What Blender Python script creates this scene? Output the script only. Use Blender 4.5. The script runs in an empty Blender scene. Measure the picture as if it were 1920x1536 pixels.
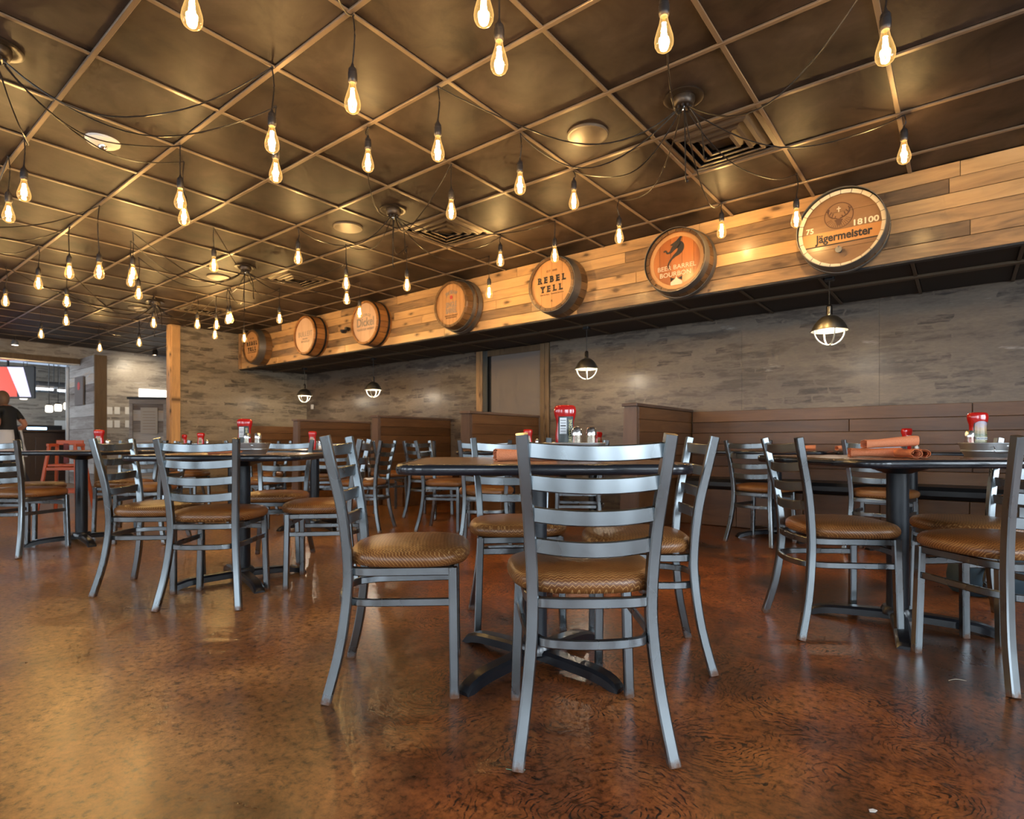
import bpy, bmesh, math, random
from mathutils import Vector, Matrix, Quaternion

random.seed(7)
scene = bpy.context.scene
COL = scene.collection

# ---------------------------------------------------------------- camera
CAM_H = 0.825
FPX, CX, CY, YAW = 1071.0, 960.0, 831.0, 0.6687
cam_data = bpy.data.cameras.new('camera')
cam_data.sensor_width = 36.0
cam_data.lens = 36.0 * FPX / 1920.0
cam_data.shift_y = (CY - 768.0) / 1920.0
cam_data.clip_start = 0.02
cam_data.dof.use_dof = True
cam_data.dof.focus_distance = 1.9
cam_data.dof.aperture_fstop = 5.0
cam = bpy.data.objects.new('camera', cam_data)
COL.objects.link(cam)
cam.location = (0, 0, CAM_H)
cam.rotation_euler = (math.pi / 2, 0, YAW)
scene.camera = cam

# ---------------------------------------------------------------- world
world = bpy.data.worlds.new('world')
scene.world = world
world.use_nodes = True
world.node_tree.nodes['Background'].inputs['Color'].default_value = (0.60, 0.75, 1.0, 1)
world.node_tree.nodes['Background'].inputs['Strength'].default_value = 0.6

# ---------------------------------------------------------------- daylight through the windows behind the camera
def window_light(name, loc, rot, sx, sy, power, col=(0.78, 0.90, 1.0)):
    d = bpy.data.lights.new(name, 'AREA')
    d.shape = 'RECTANGLE'; d.size = sx; d.size_y = sy
    d.energy = power; d.color = col
    o = bpy.data.objects.new(name, d); COL.objects.link(o)
    o.location = loc; o.rotation_euler = rot
    return o
WIN_Z, WIN_H, WIN_W = 1.45, 1.75, 1.5
WINDOWS_R = [-1.9, 0.3, 2.5]                # y of the windows in the right hand wall
WINDOWS_F = [-8.2, -5.6, -3.0, -0.4, 2.0]   # x of the windows in the wall behind the camera
X_RIGHT, Y_FRONT = 3.6, -3.4
for i, y in enumerate(WINDOWS_R):
    window_light('daylight', (X_RIGHT + 0.14, y, WIN_Z), (0, math.radians(90), 0), WIN_H, WIN_W, 82)
for i, x in enumerate(WINDOWS_F):
    window_light('daylight', (x, Y_FRONT - 0.14, WIN_Z), (math.radians(90), 0, 0), WIN_W, WIN_H, 46)
window_light('bar_daylight', (-15.4, -0.9, 1.9), (math.radians(90), 0, 0), 2.2, 1.4, 130, (0.80, 0.90, 1.0))

scene.view_settings.view_transform = 'Standard'
scene.view_settings.look = 'None'
scene.view_settings.gamma = 1.0
scene.view_settings.use_curve_mapping = False
scene.view_settings.exposure = 0.35
cy_ = scene.cycles
cy_.max_bounces = 6; cy_.diffuse_bounces = 3; cy_.glossy_bounces = 3; cy_.transmission_bounces = 2; cy_.transparent_max_bounces = 10
cy_.caustics_reflective = False; cy_.caustics_refractive = False; cy_.sample_clamp_indirect = 6.0
cy_.use_adaptive_sampling = True; cy_.adaptive_threshold = 0.08; cy_.adaptive_min_samples = 12
BULB_W = 4.6

# ---------------------------------------------------------------- geometry constants
CEIL = 2.729
BEAM_Y, BEAM_Z = 4.9, 2.115
BACK_Y = 6.2
END_X = -9.95
BAR_X = -13.75
GX, GY, T = -2.125, 1.532, 0.61     # ceiling grid origin and module
SOFF_Z = 2.145

_F = Vector((-math.sin(YAW), math.cos(YAW), 0)); _R = Vector((math.cos(YAW), math.sin(YAW), 0))
def ray(u, v):
    return _F + _R * ((u - CX) / FPX) + Vector((0, 0, (CY - v) / FPX))
def at_z(u, v, z):
    d = ray(u, v); return Vector((0, 0, CAM_H)) + d * ((z - CAM_H) / d.z)
def at_y(u, v, y):
    d = ray(u, v); return Vector((0, 0, CAM_H)) + d * (y / d.y)
def at_x(u, v, x):
    d = ray(u, v); return Vector((0, 0, CAM_H)) + d * (x / d.x)
def at_d(u, v, dep):
    return Vector((0, 0, CAM_H)) + ray(u, v) * dep

# ---------------------------------------------------------------- material helpers
def new_mat(name):
    m = bpy.data.materials.new(name); m.use_nodes = True
    nt = m.node_tree
    b = nt.nodes['Principled BSDF']
    return m, nt, b
def setp(b, **k):
    names = dict(color='Base Color', rough='Roughness', metal='Metallic', spec='Specular IOR Level', coat='Coat Weight',
                 coatr='Coat Roughness', emit='Emission Color', emits='Emission Strength', trans='Transmission Weight', ior='IOR', alpha='Alpha')
    for kk, v in k.items():
        if kk in ('color', 'emit') and len(v) == 3: v = (*v, 1)
        b.inputs[names[kk]].default_value = v
def plain(name, color, rough=0.5, metal=0.0, **k):
    m, nt, b = new_mat(name); setp(b, color=color, rough=rough, metal=metal, **k); return m
def N(nt, typ, **k):
    n = nt.nodes.new(typ)
    for kk, v in k.items():
        if kk.startswith('i_'):
            key = kk[2:]
            n.inputs[int(key) if key.isdigit() else key].default_value = v
        else: setattr(n, kk, v)
    return n
def L(nt, a, b): nt.links.new(a, b)
def ramp(nt, fac, stops, interp='LINEAR'):
    r = N(nt, 'ShaderNodeValToRGB'); r.color_ramp.interpolation = interp
    e = r.color_ramp.elements
    while len(e) > len(stops): e.remove(e[-1])
    while len(e) < len(stops): e.new(0.5)
    for el, (p, c) in zip(e, stops):
        el.position = p; el.color = (*c, 1) if len(c) == 3 else c
    L(nt, fac, r.inputs[0]); return r
def mixc(nt, fac, a, b, mode='MIX'):
    m = N(nt, 'ShaderNodeMix', data_type='RGBA', blend_type=mode)
    for sock, v in ((0, fac), (6, a), (7, b)):
        if hasattr(v, 'node'): L(nt, v, m.inputs[sock])
        elif isinstance(v, (int, float)): m.inputs[sock].default_value = v
        else: m.inputs[sock].default_value = (*v, 1)
    return m.outputs[2]
def math_n(nt, op, a, b=None):
    m = N(nt, 'ShaderNodeMath', operation=op)
    for i, v in enumerate((a, b)):
        if v is None: continue
        if hasattr(v, 'node'): L(nt, v, m.inputs[i])
        else: m.inputs[i].default_value = v
    return m.outputs[0]
def coords(nt, scale=(1, 1, 1), kind='Object', rnd=0.0, rot=(0, 0, 0)):
    tc = N(nt, 'ShaderNodeTexCoord'); mp = N(nt, 'ShaderNodeMapping')
    mp.inputs['Scale'].default_value = scale; mp.inputs['Rotation'].default_value = rot
    src = tc.outputs[kind]
    if rnd:
        oi = N(nt, 'ShaderNodeObjectInfo')
        mul = math_n(nt, 'MULTIPLY', oi.outputs['Random'], rnd)
        add = N(nt, 'ShaderNodeVectorMath', operation='ADD'); L(nt, src, add.inputs[0]); L(nt, mul, add.inputs[1])
        src = add.outputs[0]
    L(nt, src, mp.inputs[0]); return mp.outputs[0]
def noise(nt, vec, scale, detail=4.0, rough=0.5, dist=0.0):
    n = N(nt, 'ShaderNodeTexNoise'); n.inputs['Scale'].default_value = scale; n.inputs['Detail'].default_value = detail
    n.inputs['Roughness'].default_value = rough; n.inputs['Distortion'].default_value = dist
    L(nt, vec, n.inputs['Vector']); return n.outputs[0]
def bump(nt, b, h, strength=0.3, dist=0.01):
    bn = N(nt, 'ShaderNodeBump'); bn.inputs['Strength'].default_value = strength; bn.inputs['Distance'].default_value = dist
    L(nt, h, bn.inputs['Height']); L(nt, bn.outputs[0], b.inputs['Normal'])

# ---------------------------------------------------------------- materials
def mk_steel():
    m, nt, b = new_mat('brushed steel')
    v = coords(nt, (6, 6, 3), rnd=9)
    n1 = noise(nt, v, 1.3, 2, 0.4)
    base = ramp(nt, n1, [(0.3, (0.20, 0.222, 0.235)), (0.7, (0.26, 0.288, 0.305))]).outputs[0]
    tc = N(nt, 'ShaderNodeTexCoord'); sep = N(nt, 'ShaderNodeSeparateXYZ'); L(nt, tc.outputs['Object'], sep.inputs[0])
    nz = noise(nt, coords(nt, (40, 40, 40), rnd=5), 1.5, 4, 0.6)
    hgt = math_n(nt, 'ADD', sep.outputs[2], math_n(nt, 'MULTIPLY', nz, 0.05))
    rust = ramp(nt, hgt, [(0.030, (1, 1, 1)), (0.052, (0, 0, 0))]).outputs[0]
    L(nt, mixc(nt, rust, base, (0.16, 0.075, 0.04)), b.inputs['Base Color'])
    met = math_n(nt, 'SUBTRACT', 1.0, math_n(nt, 'MULTIPLY', rust, 0.8)); L(nt, met, b.inputs['Metallic'])
    r = ramp(nt, n1, [(0.3, (0.26,) * 3), (0.75, (0.31,) * 3)]).outputs[0]
    L(nt, math_n(nt, 'ADD', r, math_n(nt, 'MULTIPLY', rust, 0.3)), b.inputs['Roughness'])
    setp(b, coat=0.15, coatr=0.15)
    return m
def mk_vinyl():
    m, nt, b = new_mat('brown basketweave vinyl')
    tc = N(nt, 'ShaderNodeTexCoord'); sep = N(nt, 'ShaderNodeSeparateXYZ'); L(nt, tc.outputs['Object'], sep.inputs[0])
    S = 0.018
    u = math_n(nt, 'DIVIDE', sep.outputs[0], S)
    w = math_n(nt, 'ADD', sep.outputs[1], math_n(nt, 'MULTIPLY', sep.outputs[2], 0.9))
    vv = math_n(nt, 'DIVIDE', w, S * 0.62)
    tri = math_n(nt, 'PINGPONG', u, 0.5)
    a = math_n(nt, 'FRACT', math_n(nt, 'ADD', vv, math_n(nt, 'MULTIPLY', tri, 1.3)))
    d = math_n(nt, 'ABSOLUTE', math_n(nt, 'SUBTRACT', a, 0.5))
    line = ramp(nt, d, [(0.0, (1, 1, 1)), (0.07, (1, 1, 1)), (0.13, (0, 0, 0))]).outputs[0]
    brk = noise(nt, coords(nt, (1, 1, 1), rnd=3), 60, 2, 0.5)
    line = math_n(nt, 'MULTIPLY', line, ramp(nt, brk, [(0.25, (0.3, 0.3, 0.3)), (0.5, (1, 1, 1))]).outputs[0])
    big = noise(nt, coords(nt, (1, 1, 1), rnd=7), 9, 4, 0.55)
    base = ramp(nt, big, [(0.25, (0.125, 0.042, 0.011)), (0.55, (0.205, 0.076, 0.020)), (0.8, (0.27, 0.108, 0.032))]).outputs[0]
    L(nt, mixc(nt, math_n(nt, 'MULTIPLY', line, 0.75), base, (0.56, 0.30, 0.11)), b.inputs['Base Color'])
    setp(b, rough=0.36, spec=0.55)
    bump(nt, b, d, 0.25, 0.0015)
    return m
def mk_floor():
    m, nt, b = new_mat('stained concrete floor')
    v = coords(nt, (1, 1, 1))
    big = noise(nt, v, 0.55, 3, 0.5, 0.5)
    mid = noise(nt, v, 2.0, 6, 0.62, 0.6)
    fine = noise(nt, v, 38, 6, 0.72)
    tc = N(nt, 'ShaderNodeTexCoord'); sep = N(nt, 'ShaderNodeSeparateXYZ'); L(nt, tc.outputs['Object'], sep.inputs[0])
    rust = ramp(nt, mid, [(0.30, (0.055, 0.022, 0.011)), (0.42, (0.17, 0.052, 0.017)), (0.54, (0.31, 0.092, 0.024)), (0.70, (0.44, 0.155, 0.042))]).outputs[0]
    dark = ramp(nt, mid, [(0.30, (0.026, 0.013, 0.008)), (0.50, (0.085, 0.034, 0.014)), (0.70, (0.22, 0.080, 0.025))]).outputs[0]
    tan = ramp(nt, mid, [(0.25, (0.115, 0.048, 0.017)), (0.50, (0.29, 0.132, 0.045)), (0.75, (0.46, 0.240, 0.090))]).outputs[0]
    col = mixc(nt, ramp(nt, big, [(0.46, (0, 0, 0)), (0.60, (1, 1, 1))]).outputs[0], rust, dark)
    # tan at left paints in reflected light, the rust stain lies to the right
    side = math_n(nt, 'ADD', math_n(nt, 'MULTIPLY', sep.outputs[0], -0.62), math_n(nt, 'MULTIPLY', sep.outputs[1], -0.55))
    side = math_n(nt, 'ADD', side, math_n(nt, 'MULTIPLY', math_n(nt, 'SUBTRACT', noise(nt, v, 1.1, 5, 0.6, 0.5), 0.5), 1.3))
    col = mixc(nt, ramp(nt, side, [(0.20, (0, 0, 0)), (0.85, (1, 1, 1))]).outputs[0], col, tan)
    fr = ramp(nt, fine, [(0.36, (0.28,) * 3), (0.47, (0.92,) * 3), (0.64, (1.40,) * 3)]).outputs[0]
    col = mixc(nt, 1.0, col, fr, 'MULTIPLY')
    # broom arcs: rings about scattered centres, broken up by noise
    f = None
    for sc, fq, seed in ((1.5, 95, 0.0), (2.6, 60, 7.3)):
        vv = N(nt, 'ShaderNodeVectorMath', operation='ADD'); L(nt, v, vv.inputs[0]); vv.inputs[1].default_value = (seed, seed * 0.7, 0)
        nd = N(nt, 'ShaderNodeTexNoise'); nd.inputs['Scale'].default_value = 5.0; nd.inputs['Detail'].default_value = 3.0; L(nt, v, nd.inputs['Vector'])
        wob = N(nt, 'ShaderNodeVectorMath', operation='MULTIPLY_ADD'); L(nt, nd.outputs['Color'], wob.inputs[0]); wob.inputs[1].default_value = (0.22, 0.22, 0); L(nt, vv.outputs[0], wob.inputs[2])
        vo = N(nt, 'ShaderNodeTexVoronoi', voronoi_dimensions='2D'); vo.inputs['Scale'].default_value = sc; L(nt, wob.outputs[0], vo.inputs['Vector'])
        w = math_n(nt, 'SINE', math_n(nt, 'MULTIPLY', vo.outputs['Distance'], fq * 2.2))
        ln = ramp(nt, w, [(0.55, (0, 0, 0)), (0.80, (1, 1, 1))]).outputs[0]
        msk = ramp(nt, noise(nt, vv.outputs[0], 3.1, 5, 0.7), [(0.46, (0, 0, 0)), (0.58, (1, 1, 1))]).outputs[0]
        grit = ramp(nt, noise(nt, vv.outputs[0], 55, 4, 0.65), [(0.42, (0, 0, 0)), (0.52, (1, 1, 1))]).outputs[0]
        q = math_n(nt, 'MULTIPLY', math_n(nt, 'MULTIPLY', ln, msk), grit)
        f = q if f is None else math_n(nt, 'MAXIMUM', f, q)
    soft = ramp(nt, side, [(0.10, (1,) * 3), (0.60, (0.25,) * 3)]).outputs[0]
    col = mixc(nt, math_n(nt, 'MULTIPLY', math_n(nt, 'MULTIPLY', f, 0.95), soft), col, (0.008, 0.007, 0.007))
    sp = ramp(nt, noise(nt, v, 9.0, 5, 0.6, 0.3), [(0.62, (0, 0, 0)), (0.70, (1, 1, 1))]).outputs[0]
    sp = math_n(nt, 'MULTIPLY', sp, ramp(nt, noise(nt, v, 50, 4, 0.6), [(0.40, (0, 0, 0)), (0.60, (1, 1, 1))]).outputs[0])
    col = mixc(nt, math_n(nt, 'MULTIPLY', math_n(nt, 'MULTIPLY', sp, 0.8), soft), col, (0.040, 0.040, 0.041))
    L(nt, col, b.inputs['Base Color'])
    rr = ramp(nt, mid, [(0.3, (0.26,) * 3), (0.7, (0.40,) * 3)]).outputs[0]
    L(nt, rr, b.inputs['Roughness'])
    setp(b, spec=0.5, coat=0.22, coatr=0.20)
    bump(nt, b, fine, 0.15, 0.002)
    return m
def mk_wallpaper(name, base1, base2, dark, light, axis_scale):
    m, nt, b = new_mat(name)
    v = coords(nt, axis_scale)
    vb = coords(nt, tuple(s * 0.35 for s in axis_scale))
    n0 = noise(nt, vb, 1.2, 5, 0.6)
    col = ramp(nt, n0, [(0.3, base1), (0.7, base2)]).outputs[0]
    n1 = noise(nt, v, 1.0, 6, 0.62, 0.2)
    f1 = ramp(nt, n1, [(0.53, (0, 0, 0)), (0.62, (1, 1, 1))]).outputs[0]
    # blocky brick patches
    br = N(nt, 'ShaderNodeTexBrick'); br.inputs['Scale'].default_value = 1.0
    br.inputs['Mortar Size'].default_value = 0.016; br.inputs['Mortar Smooth'].default_value = 1.0
    br.inputs['Brick Width'].default_value = 0.27; br.inputs['Row Height'].default_value = 0.082
    br.inputs['Color1'].default_value = (0, 0, 0, 1); br.inputs['Color2'].default_value = (1, 1, 1, 1); br.inputs['Mortar'].default_value = (0.3, 0.3, 0.3, 1)
    tc = N(nt, 'ShaderNodeTexCoord'); sep = N(nt, 'ShaderNodeSeparateXYZ'); L(nt, tc.outputs['Object'], sep.inputs[0])
    cb = N(nt, 'ShaderNodeCombineXYZ')
    L(nt, math_n(nt, 'ADD', sep.outputs[0], sep.outputs[1]), cb.inputs[0]); L(nt, sep.outputs[2], cb.inputs[1])
    nd = N(nt, 'ShaderNodeTexNoise'); nd.inputs['Scale'].default_value = 9; L(nt, cb.outputs[0], nd.inputs['Vector'])
    va = N(nt, 'ShaderNodeVectorMath', operation='MULTIPLY_ADD'); L(nt, nd.outputs['Color'], va.inputs[0]); va.inputs[1].default_value = (0.16, 0.045, 0); L(nt, cb.outputs[0], va.inputs[2])
    L(nt, va.outputs[0], br.inputs['Vector'])
    fb = ramp(nt, br.outputs[0], [(0.50, (0, 0, 0)), (0.74, (1, 1, 1))]).outputs[0]
    n3 = noise(nt, v, 2.4, 6, 0.75, 0.3)
    st = noise(nt, coords(nt, (axis_scale[0] * 2.2, axis_scale[1] * 2.2, axis_scale[2] * 9)), 1.0, 4, 0.6)
    fb = math_n(nt, 'MULTIPLY', fb, ramp(nt, n3, [(0.42, (0, 0, 0)), (0.58, (1, 1, 1))]).outputs[0])
    fb = math_n(nt, 'MULTIPLY', fb, ramp(nt, st, [(0.30, (0.25,) * 3), (0.55, (1, 1, 1))]).outputs[0])
    fac = math_n(nt, 'MAXIMUM', math_n(nt, 'MULTIPLY', f1, 0.60), math_n(nt, 'MULTIPLY', fb, 0.85))
    col = mixc(nt, fac, col, dark)
    n2 = noise(nt, v, 1.35, 5, 0.65)
    f2 = ramp(nt, n2, [(0.66, (0, 0, 0)), (0.74, (1, 1, 1))]).outputs[0]
    col = mixc(nt, math_n(nt, 'MULTIPLY', f2, 0.6), col, light)
    fine = noise(nt, v, 14, 4, 0.6)
    col = mixc(nt, 1.0, col, ramp(nt, fine, [(0.3, (0.82,) * 3), (0.7, (1.1,) * 3)]).outputs[0], 'MULTIPLY')
    L(nt, col, b.inputs['Base Color']); setp(b, rough=0.34, spec=0.4)
    return m
def mk_planks(name, stops, rough=0.42, knots=True, axis=0, coat=0.0, spread=1.0):
    m, nt, b = new_mat(name)
    sc = [3, 22, 22]
    if axis == 1: sc = [22, 3, 22]
    if axis == 2: sc = [22, 22, 3]
    v = coords(nt, [s * 0.45 for s in sc], rnd=37)
    g = noise(nt, v, 1.6, 6, 0.6, 1.2)
    oi = N(nt, 'ShaderNodeObjectInfo')
    big = noise(nt, coords(nt, [s * 0.10 for s in sc], rnd=37), 1.7, 4, 0.6)
    fac = math_n(nt, 'ADD', math_n(nt, 'MULTIPLY', g, 0.40), math_n(nt, 'MULTIPLY', big, 0.55))
    fac = math_n(nt, 'ADD', fac, math_n(nt, 'MULTIPLY', math_n(nt, 'SUBTRACT', oi.outputs['Random'], 0.5), 0.34 * spread))
    col = ramp(nt, fac, stops).outputs[0]
    if knots:
        kv = coords(nt, (1.0, 2.4, 2.4) if axis == 0 else (2.4, 2.4, 1.0), rnd=37)
        sp = N(nt, 'ShaderNodeSeparateXYZ'); L(nt, kv, sp.inputs[0]); cb = N(nt, 'ShaderNodeCombineXYZ'); L(nt, sp.outputs[0], cb.inputs[0]); L(nt, sp.outputs[2], cb.inputs[1])
        wv = N(nt, 'ShaderNodeTexNoise'); wv.inputs['Scale'].default_value = 14; L(nt, cb.outputs[0], wv.inputs['Vector'])
        wa = N(nt, 'ShaderNodeVectorMath', operation='MULTIPLY_ADD'); L(nt, wv.outputs['Color'], wa.inputs[0]); wa.inputs[1].default_value = (0.05, 0.05, 0); L(nt, cb.outputs[0], wa.inputs[2])
        vo = N(nt, 'ShaderNodeTexVoronoi', voronoi_dimensions='2D'); vo.inputs['Scale'].default_value = 3.0; L(nt, wa.outputs[0], vo.inputs['Vector'])
        k = ramp(nt, vo.outputs['Distance'], [(0.05, (1, 1, 1)), (0.13, (0.35,) * 3), (0.22, (0, 0, 0))]).outputs[0]
        sel = ramp(nt, vo.outputs['Color'], [(0.35, (0, 0, 0)), (0.42, (1, 1, 1))]).outputs[0]
        k = math_n(nt, 'MULTIPLY', k, sel)
        col = mixc(nt, math_n(nt, 'MULTIPLY', k, 0.85), col, (0.06, 0.028, 0.010))
    L(nt, col, b.inputs['Base Color']); setp(b, rough=rough, spec=0.45, coat=coat, coatr=0.2)
    bump(nt, b, g, 0.12, 0.003)
    return m
def mk_tile():
    m, nt, b = new_mat('dark brown ceiling tile')
    v = coords(nt, (1, 1, 1), rnd=41)
    a = noise(nt, v, 3.2, 6, 0.62, 0.5)
    c = ramp(nt, a, [(0.32, (0.013, 0.008, 0.006)), (0.45, (0.036, 0.023, 0.016)), (0.58, (0.050, 0.034, 0.025)), (0.72, (0.074, 0.052, 0.040))]).outputs[0]
    oi = N(nt, 'ShaderNodeObjectInfo')
    s = ramp(nt, oi.outputs['Random'], [(0, (0.85,) * 3), (1, (1.10,) * 3)]).outputs[0]
    c = mixc(nt, 1.0, c, s, 'MULTIPLY')
    fl = ramp(nt, noise(nt, v, 11, 4, 0.7), [(0.70, (0, 0, 0)), (0.78, (1, 1, 1))]).outputs[0]
    c = mixc(nt, math_n(nt, 'MULTIPLY', fl, 0.35), c, (0.13, 0.10, 0.07))
    L(nt, c, b.inputs['Base Color']); setp(b, rough=0.55, spec=0.3)
    return m
def mk_glass(name, tint, gloss=0.12, glow=None):
    m = bpy.data.materials.new(name); m.use_nodes = True; nt = m.node_tree
    for n in list(nt.nodes): nt.nodes.remove(n)
    o = N(nt, 'ShaderNodeOutputMaterial'); t = N(nt, 'ShaderNodeBsdfTransparent'); g = N(nt, 'ShaderNodeBsdfGlossy')
    t.inputs[0].default_value = (*tint, 1); g.inputs[0].default_value = (1, 0.9, 0.75, 1); g.inputs['Roughness'].default_value = 0.05
    lw = N(nt, 'ShaderNodeLayerWeight'); lw.inputs[0].default_value = 0.25
    mx = N(nt, 'ShaderNodeMixShader'); f = math_n(nt, 'ADD', math_n(nt, 'MULTIPLY', lw.outputs['Facing'], 0.35), gloss * 0.3)
    L(nt, f, mx.inputs[0]); L(nt, t.outputs[0], mx.inputs[1]); L(nt, g.outputs[0], mx.inputs[2])
    out = mx.outputs[0]
    if glow:        # light scattered inside the lit bulb's amber glass
        e = N(nt, 'ShaderNodeEmission'); e.inputs[0].default_value = (*glow[:3], 1)
        L(nt, math_n(nt, 'MULTIPLY', math_n(nt, 'ADD', lw.outputs['Facing'], 0.18), glow[3]), e.inputs[1])
        ad = N(nt, 'ShaderNodeAddShader'); L(nt, out, ad.inputs[0]); L(nt, e.outputs[0], ad.inputs[1]); out = ad.outputs[0]
    L(nt, out, o.inputs[0])
    return m
def emit(name, col, s):
    m, nt, b = new_mat(name); setp(b, color=(0.02, 0.02, 0.02), emit=col, emits=s); return m

M = {}
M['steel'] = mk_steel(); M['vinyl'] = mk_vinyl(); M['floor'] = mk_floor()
M['wall'] = mk_wallpaper('distressed brick wallpaper', (0.140, 0.106, 0.078), (0.225, 0.175, 0.126), (0.032, 0.022, 0.018), (0.46, 0.42, 0.37), (1.7, 1.7, 8.5))
M['wall_end'] = mk_wallpaper('whitewashed plank wallpaper', (0.25, 0.20, 0.135), (0.40, 0.325, 0.225), (0.048, 0.037, 0.028), (0.58, 0.52, 0.44), (1.6, 1.6, 9))
M['wall_bar'] = mk_wallpaper('grey plank wallpaper', (0.36, 0.31, 0.25), (0.50, 0.44, 0.36), (0.12, 0.10, 0.085), (0.62, 0.60, 0.58), (1.5, 1.5, 11))
PINE = [(0.22, (0.12, 0.070, 0.036)), (0.34, (0.26, 0.150, 0.070)), (0.45, (0.47, 0.262, 0.108)), (0.60, (0.64, 0.37, 0.150)), (0.78, (0.74, 0.46, 0.21))]
M['pine'] = mk_planks('stained pine planks', PINE, 0.38, coat=0.25)
M['pine_v'] = mk_planks('stained pine post', PINE, 0.45, axis=2)
DARKW = [(0.25, (0.055, 0.024, 0.009)), (0.5, (0.140, 0.062, 0.023)), (0.75, (0.235, 0.115, 0.047))]
M['booth'] = mk_planks('brown booth plank', DARKW, 0.40, knots=False, spread=0.5, coat=0.15)
M['booth_y'] = mk_planks('brown booth plank', DARKW, 0.40, knots=False, axis=1, spread=0.5, coat=0.15)
M['booth_end'] = mk_planks('booth end panel', [(0.25, (0.09, 0.052, 0.036)), (0.75, (0.19, 0.12, 0.085))], 0.4, knots=False, axis=2)
M['barn'] = mk_planks('weathered barn boards', [(0.25, (0.13, 0.10, 0.085)), (0.45, (0.30, 0.27, 0.25)), (0.62, (0.47, 0.45, 0.43)), (0.74, (0.48, 0.31, 0.16))], 0.6, knots=False)
M['brownpost'] = mk_planks('brown post', [(0.25, (0.10, 0.058, 0.025)), (0.75, (0.24, 0.15, 0.07))], 0.5, axis=2)
M['tile'] = mk_tile()
M['tee'] = plain('bronze painted ceiling tee', (0.235, 0.172, 0.118), 0.36, 0.35)
M['black'] = plain('black paint', (0.012, 0.011, 0.011), 0.45)
M['blackgloss'] = plain('black enamel', (0.010, 0.012, 0.016), 0.28, 0.0, coat=0.5, coatr=0.2)
M['soffit'] = plain('dark soffit tile', (0.022, 0.017, 0.013), 0.7)
M['runner'] = plain('dark bronze runner', (0.11, 0.075, 0.042), 0.5, 0.3)
M['cord'] = plain('black cord', (0.020, 0.016, 0.013), 0.35)
M['socket'] = plain('bakelite socket', (0.025, 0.02, 0.018), 0.4)
M['bulb'] = mk_glass('amber bulb glass', (1.0, 0.86, 0.58), glow=(1.0, 0.62, 0.22, 0.55))
M['filament'] = emit('glowing filament', (1.0, 0.74, 0.40), 260)
M['canopy'] = plain('dark bronze canopy', (0.045, 0.032, 0.022), 0.35, 0.4)
M['chrome'] = plain('chrome', (0.75, 0.75, 0.75), 0.15, 1.0)
M['vent'] = plain('bronze painted grille', (0.13, 0.095, 0.064), 0.42, 0.3)
M['speaker'] = plain('brown speaker grille', (0.15, 0.112, 0.076), 0.40, 0.2)
M['white'] = plain('white plastic', (0.75, 0.73, 0.70), 0.35)
M['hoop'] = plain('galvanised hoop', (0.20, 0.19, 0.17), 0.42, 0.75)
M['hoopblack'] = plain('black hoop', (0.018, 0.016, 0.015), 0.4, 0.3)
OAK = [(0.25, (0.22, 0.085, 0.022)), (0.55, (0.40, 0.17, 0.045)), (0.8, (0.50, 0.24, 0.075))]
M['stave'] = mk_planks('oak stave', OAK, 0.40, knots=False, axis=1)
M['stave_dark'] = mk_planks('dark oak stave', [(0.25, (0.10, 0.048, 0.017)), (0.8, (0.24, 0.12, 0.042))], 0.4, knots=False, axis=1)
M['head_red'] = mk_planks('red oak barrel head', [(0.25, (0.28, 0.075, 0.016)), (0.55, (0.44, 0.135, 0.030)), (0.8, (0.52, 0.19, 0.05))], 0.32, knots=False, axis=2, coat=0.4)
M['head_tan'] = mk_planks('tan barrel head', [(0.25, (0.46, 0.22, 0.075)), (0.55, (0.58, 0.29, 0.105)), (0.8, (0.66, 0.37, 0.16))], 0.36, knots=False, axis=2, spread=0.4)
M['head_pale'] = mk_planks('pale barrel head', [(0.25, (0.58, 0.35, 0.20)), (0.8, (0.74, 0.50, 0.33))], 0.4, knots=False, axis=2, spread=0.3)
M['head_brown'] = mk_planks('brown barrel head', [(0.25, (0.17, 0.085, 0.034)), (0.55, (0.29, 0.155, 0.068)), (0.8, (0.36, 0.20, 0.09))], 0.34, knots=False, axis=0, spread=0.4, coat=0.3)
M['cream'] = plain('cream painted rim', (0.72, 0.60, 0.42), 0.5)
M['ink'] = plain('black branding ink', (0.018, 0.012, 0.009), 0.6)
M['ink_brown'] = plain('brown branding ink', (0.10, 0.042, 0.016), 0.6)
M['ink_pale'] = plain('pale lettering', (0.78, 0.66, 0.46), 0.5)
M['ink_grey'] = plain('grey lettering', (0.30, 0.24, 0.19), 0.6)
M['red'] = plain('red stamp', (0.55, 0.05, 0.04), 0.5)
def mk_ketchup():
    m, nt, b = new_mat('red ketchup bottle'); setp(b, color=(0.52, 0.012, 0.010), rough=0.16, spec=0.6, coat=0.6, coatr=0.06); return m
M['ketchup'] = mk_ketchup()
M['cap'] = plain('white bottle cap', (0.8, 0.78, 0.74), 0.3)
def mk_label():
    m, nt, b = new_mat('picture label')
    tc = N(nt, 'ShaderNodeTexCoord'); sep = N(nt, 'ShaderNodeSeparateXYZ'); L(nt, tc.outputs['Object'], sep.inputs[0])
    n = noise(nt, coords(nt, (30, 30, 60)), 1.5, 4, 0.6)
    h = math_n(nt, 'ADD', math_n(nt, 'MULTIPLY', sep.outputs[2], 6.4), math_n(nt, 'MULTIPLY', math_n(nt, 'SUBTRACT', n, 0.5), 0.35))
    c = ramp(nt, h, [(0.25, (0.03, 0.06, 0.03)), (0.36, (0.55, 0.47, 0.25)), (0.50, (0.10, 0.13, 0.06)), (0.66, (0.50, 0.33, 0.17)), (0.85, (0.40, 0.34, 0.42))]).outputs[0]
    L(nt, c, b.inputs['Base Color']); setp(b, rough=0.25); return m
M['label'] = mk_label()
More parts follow.
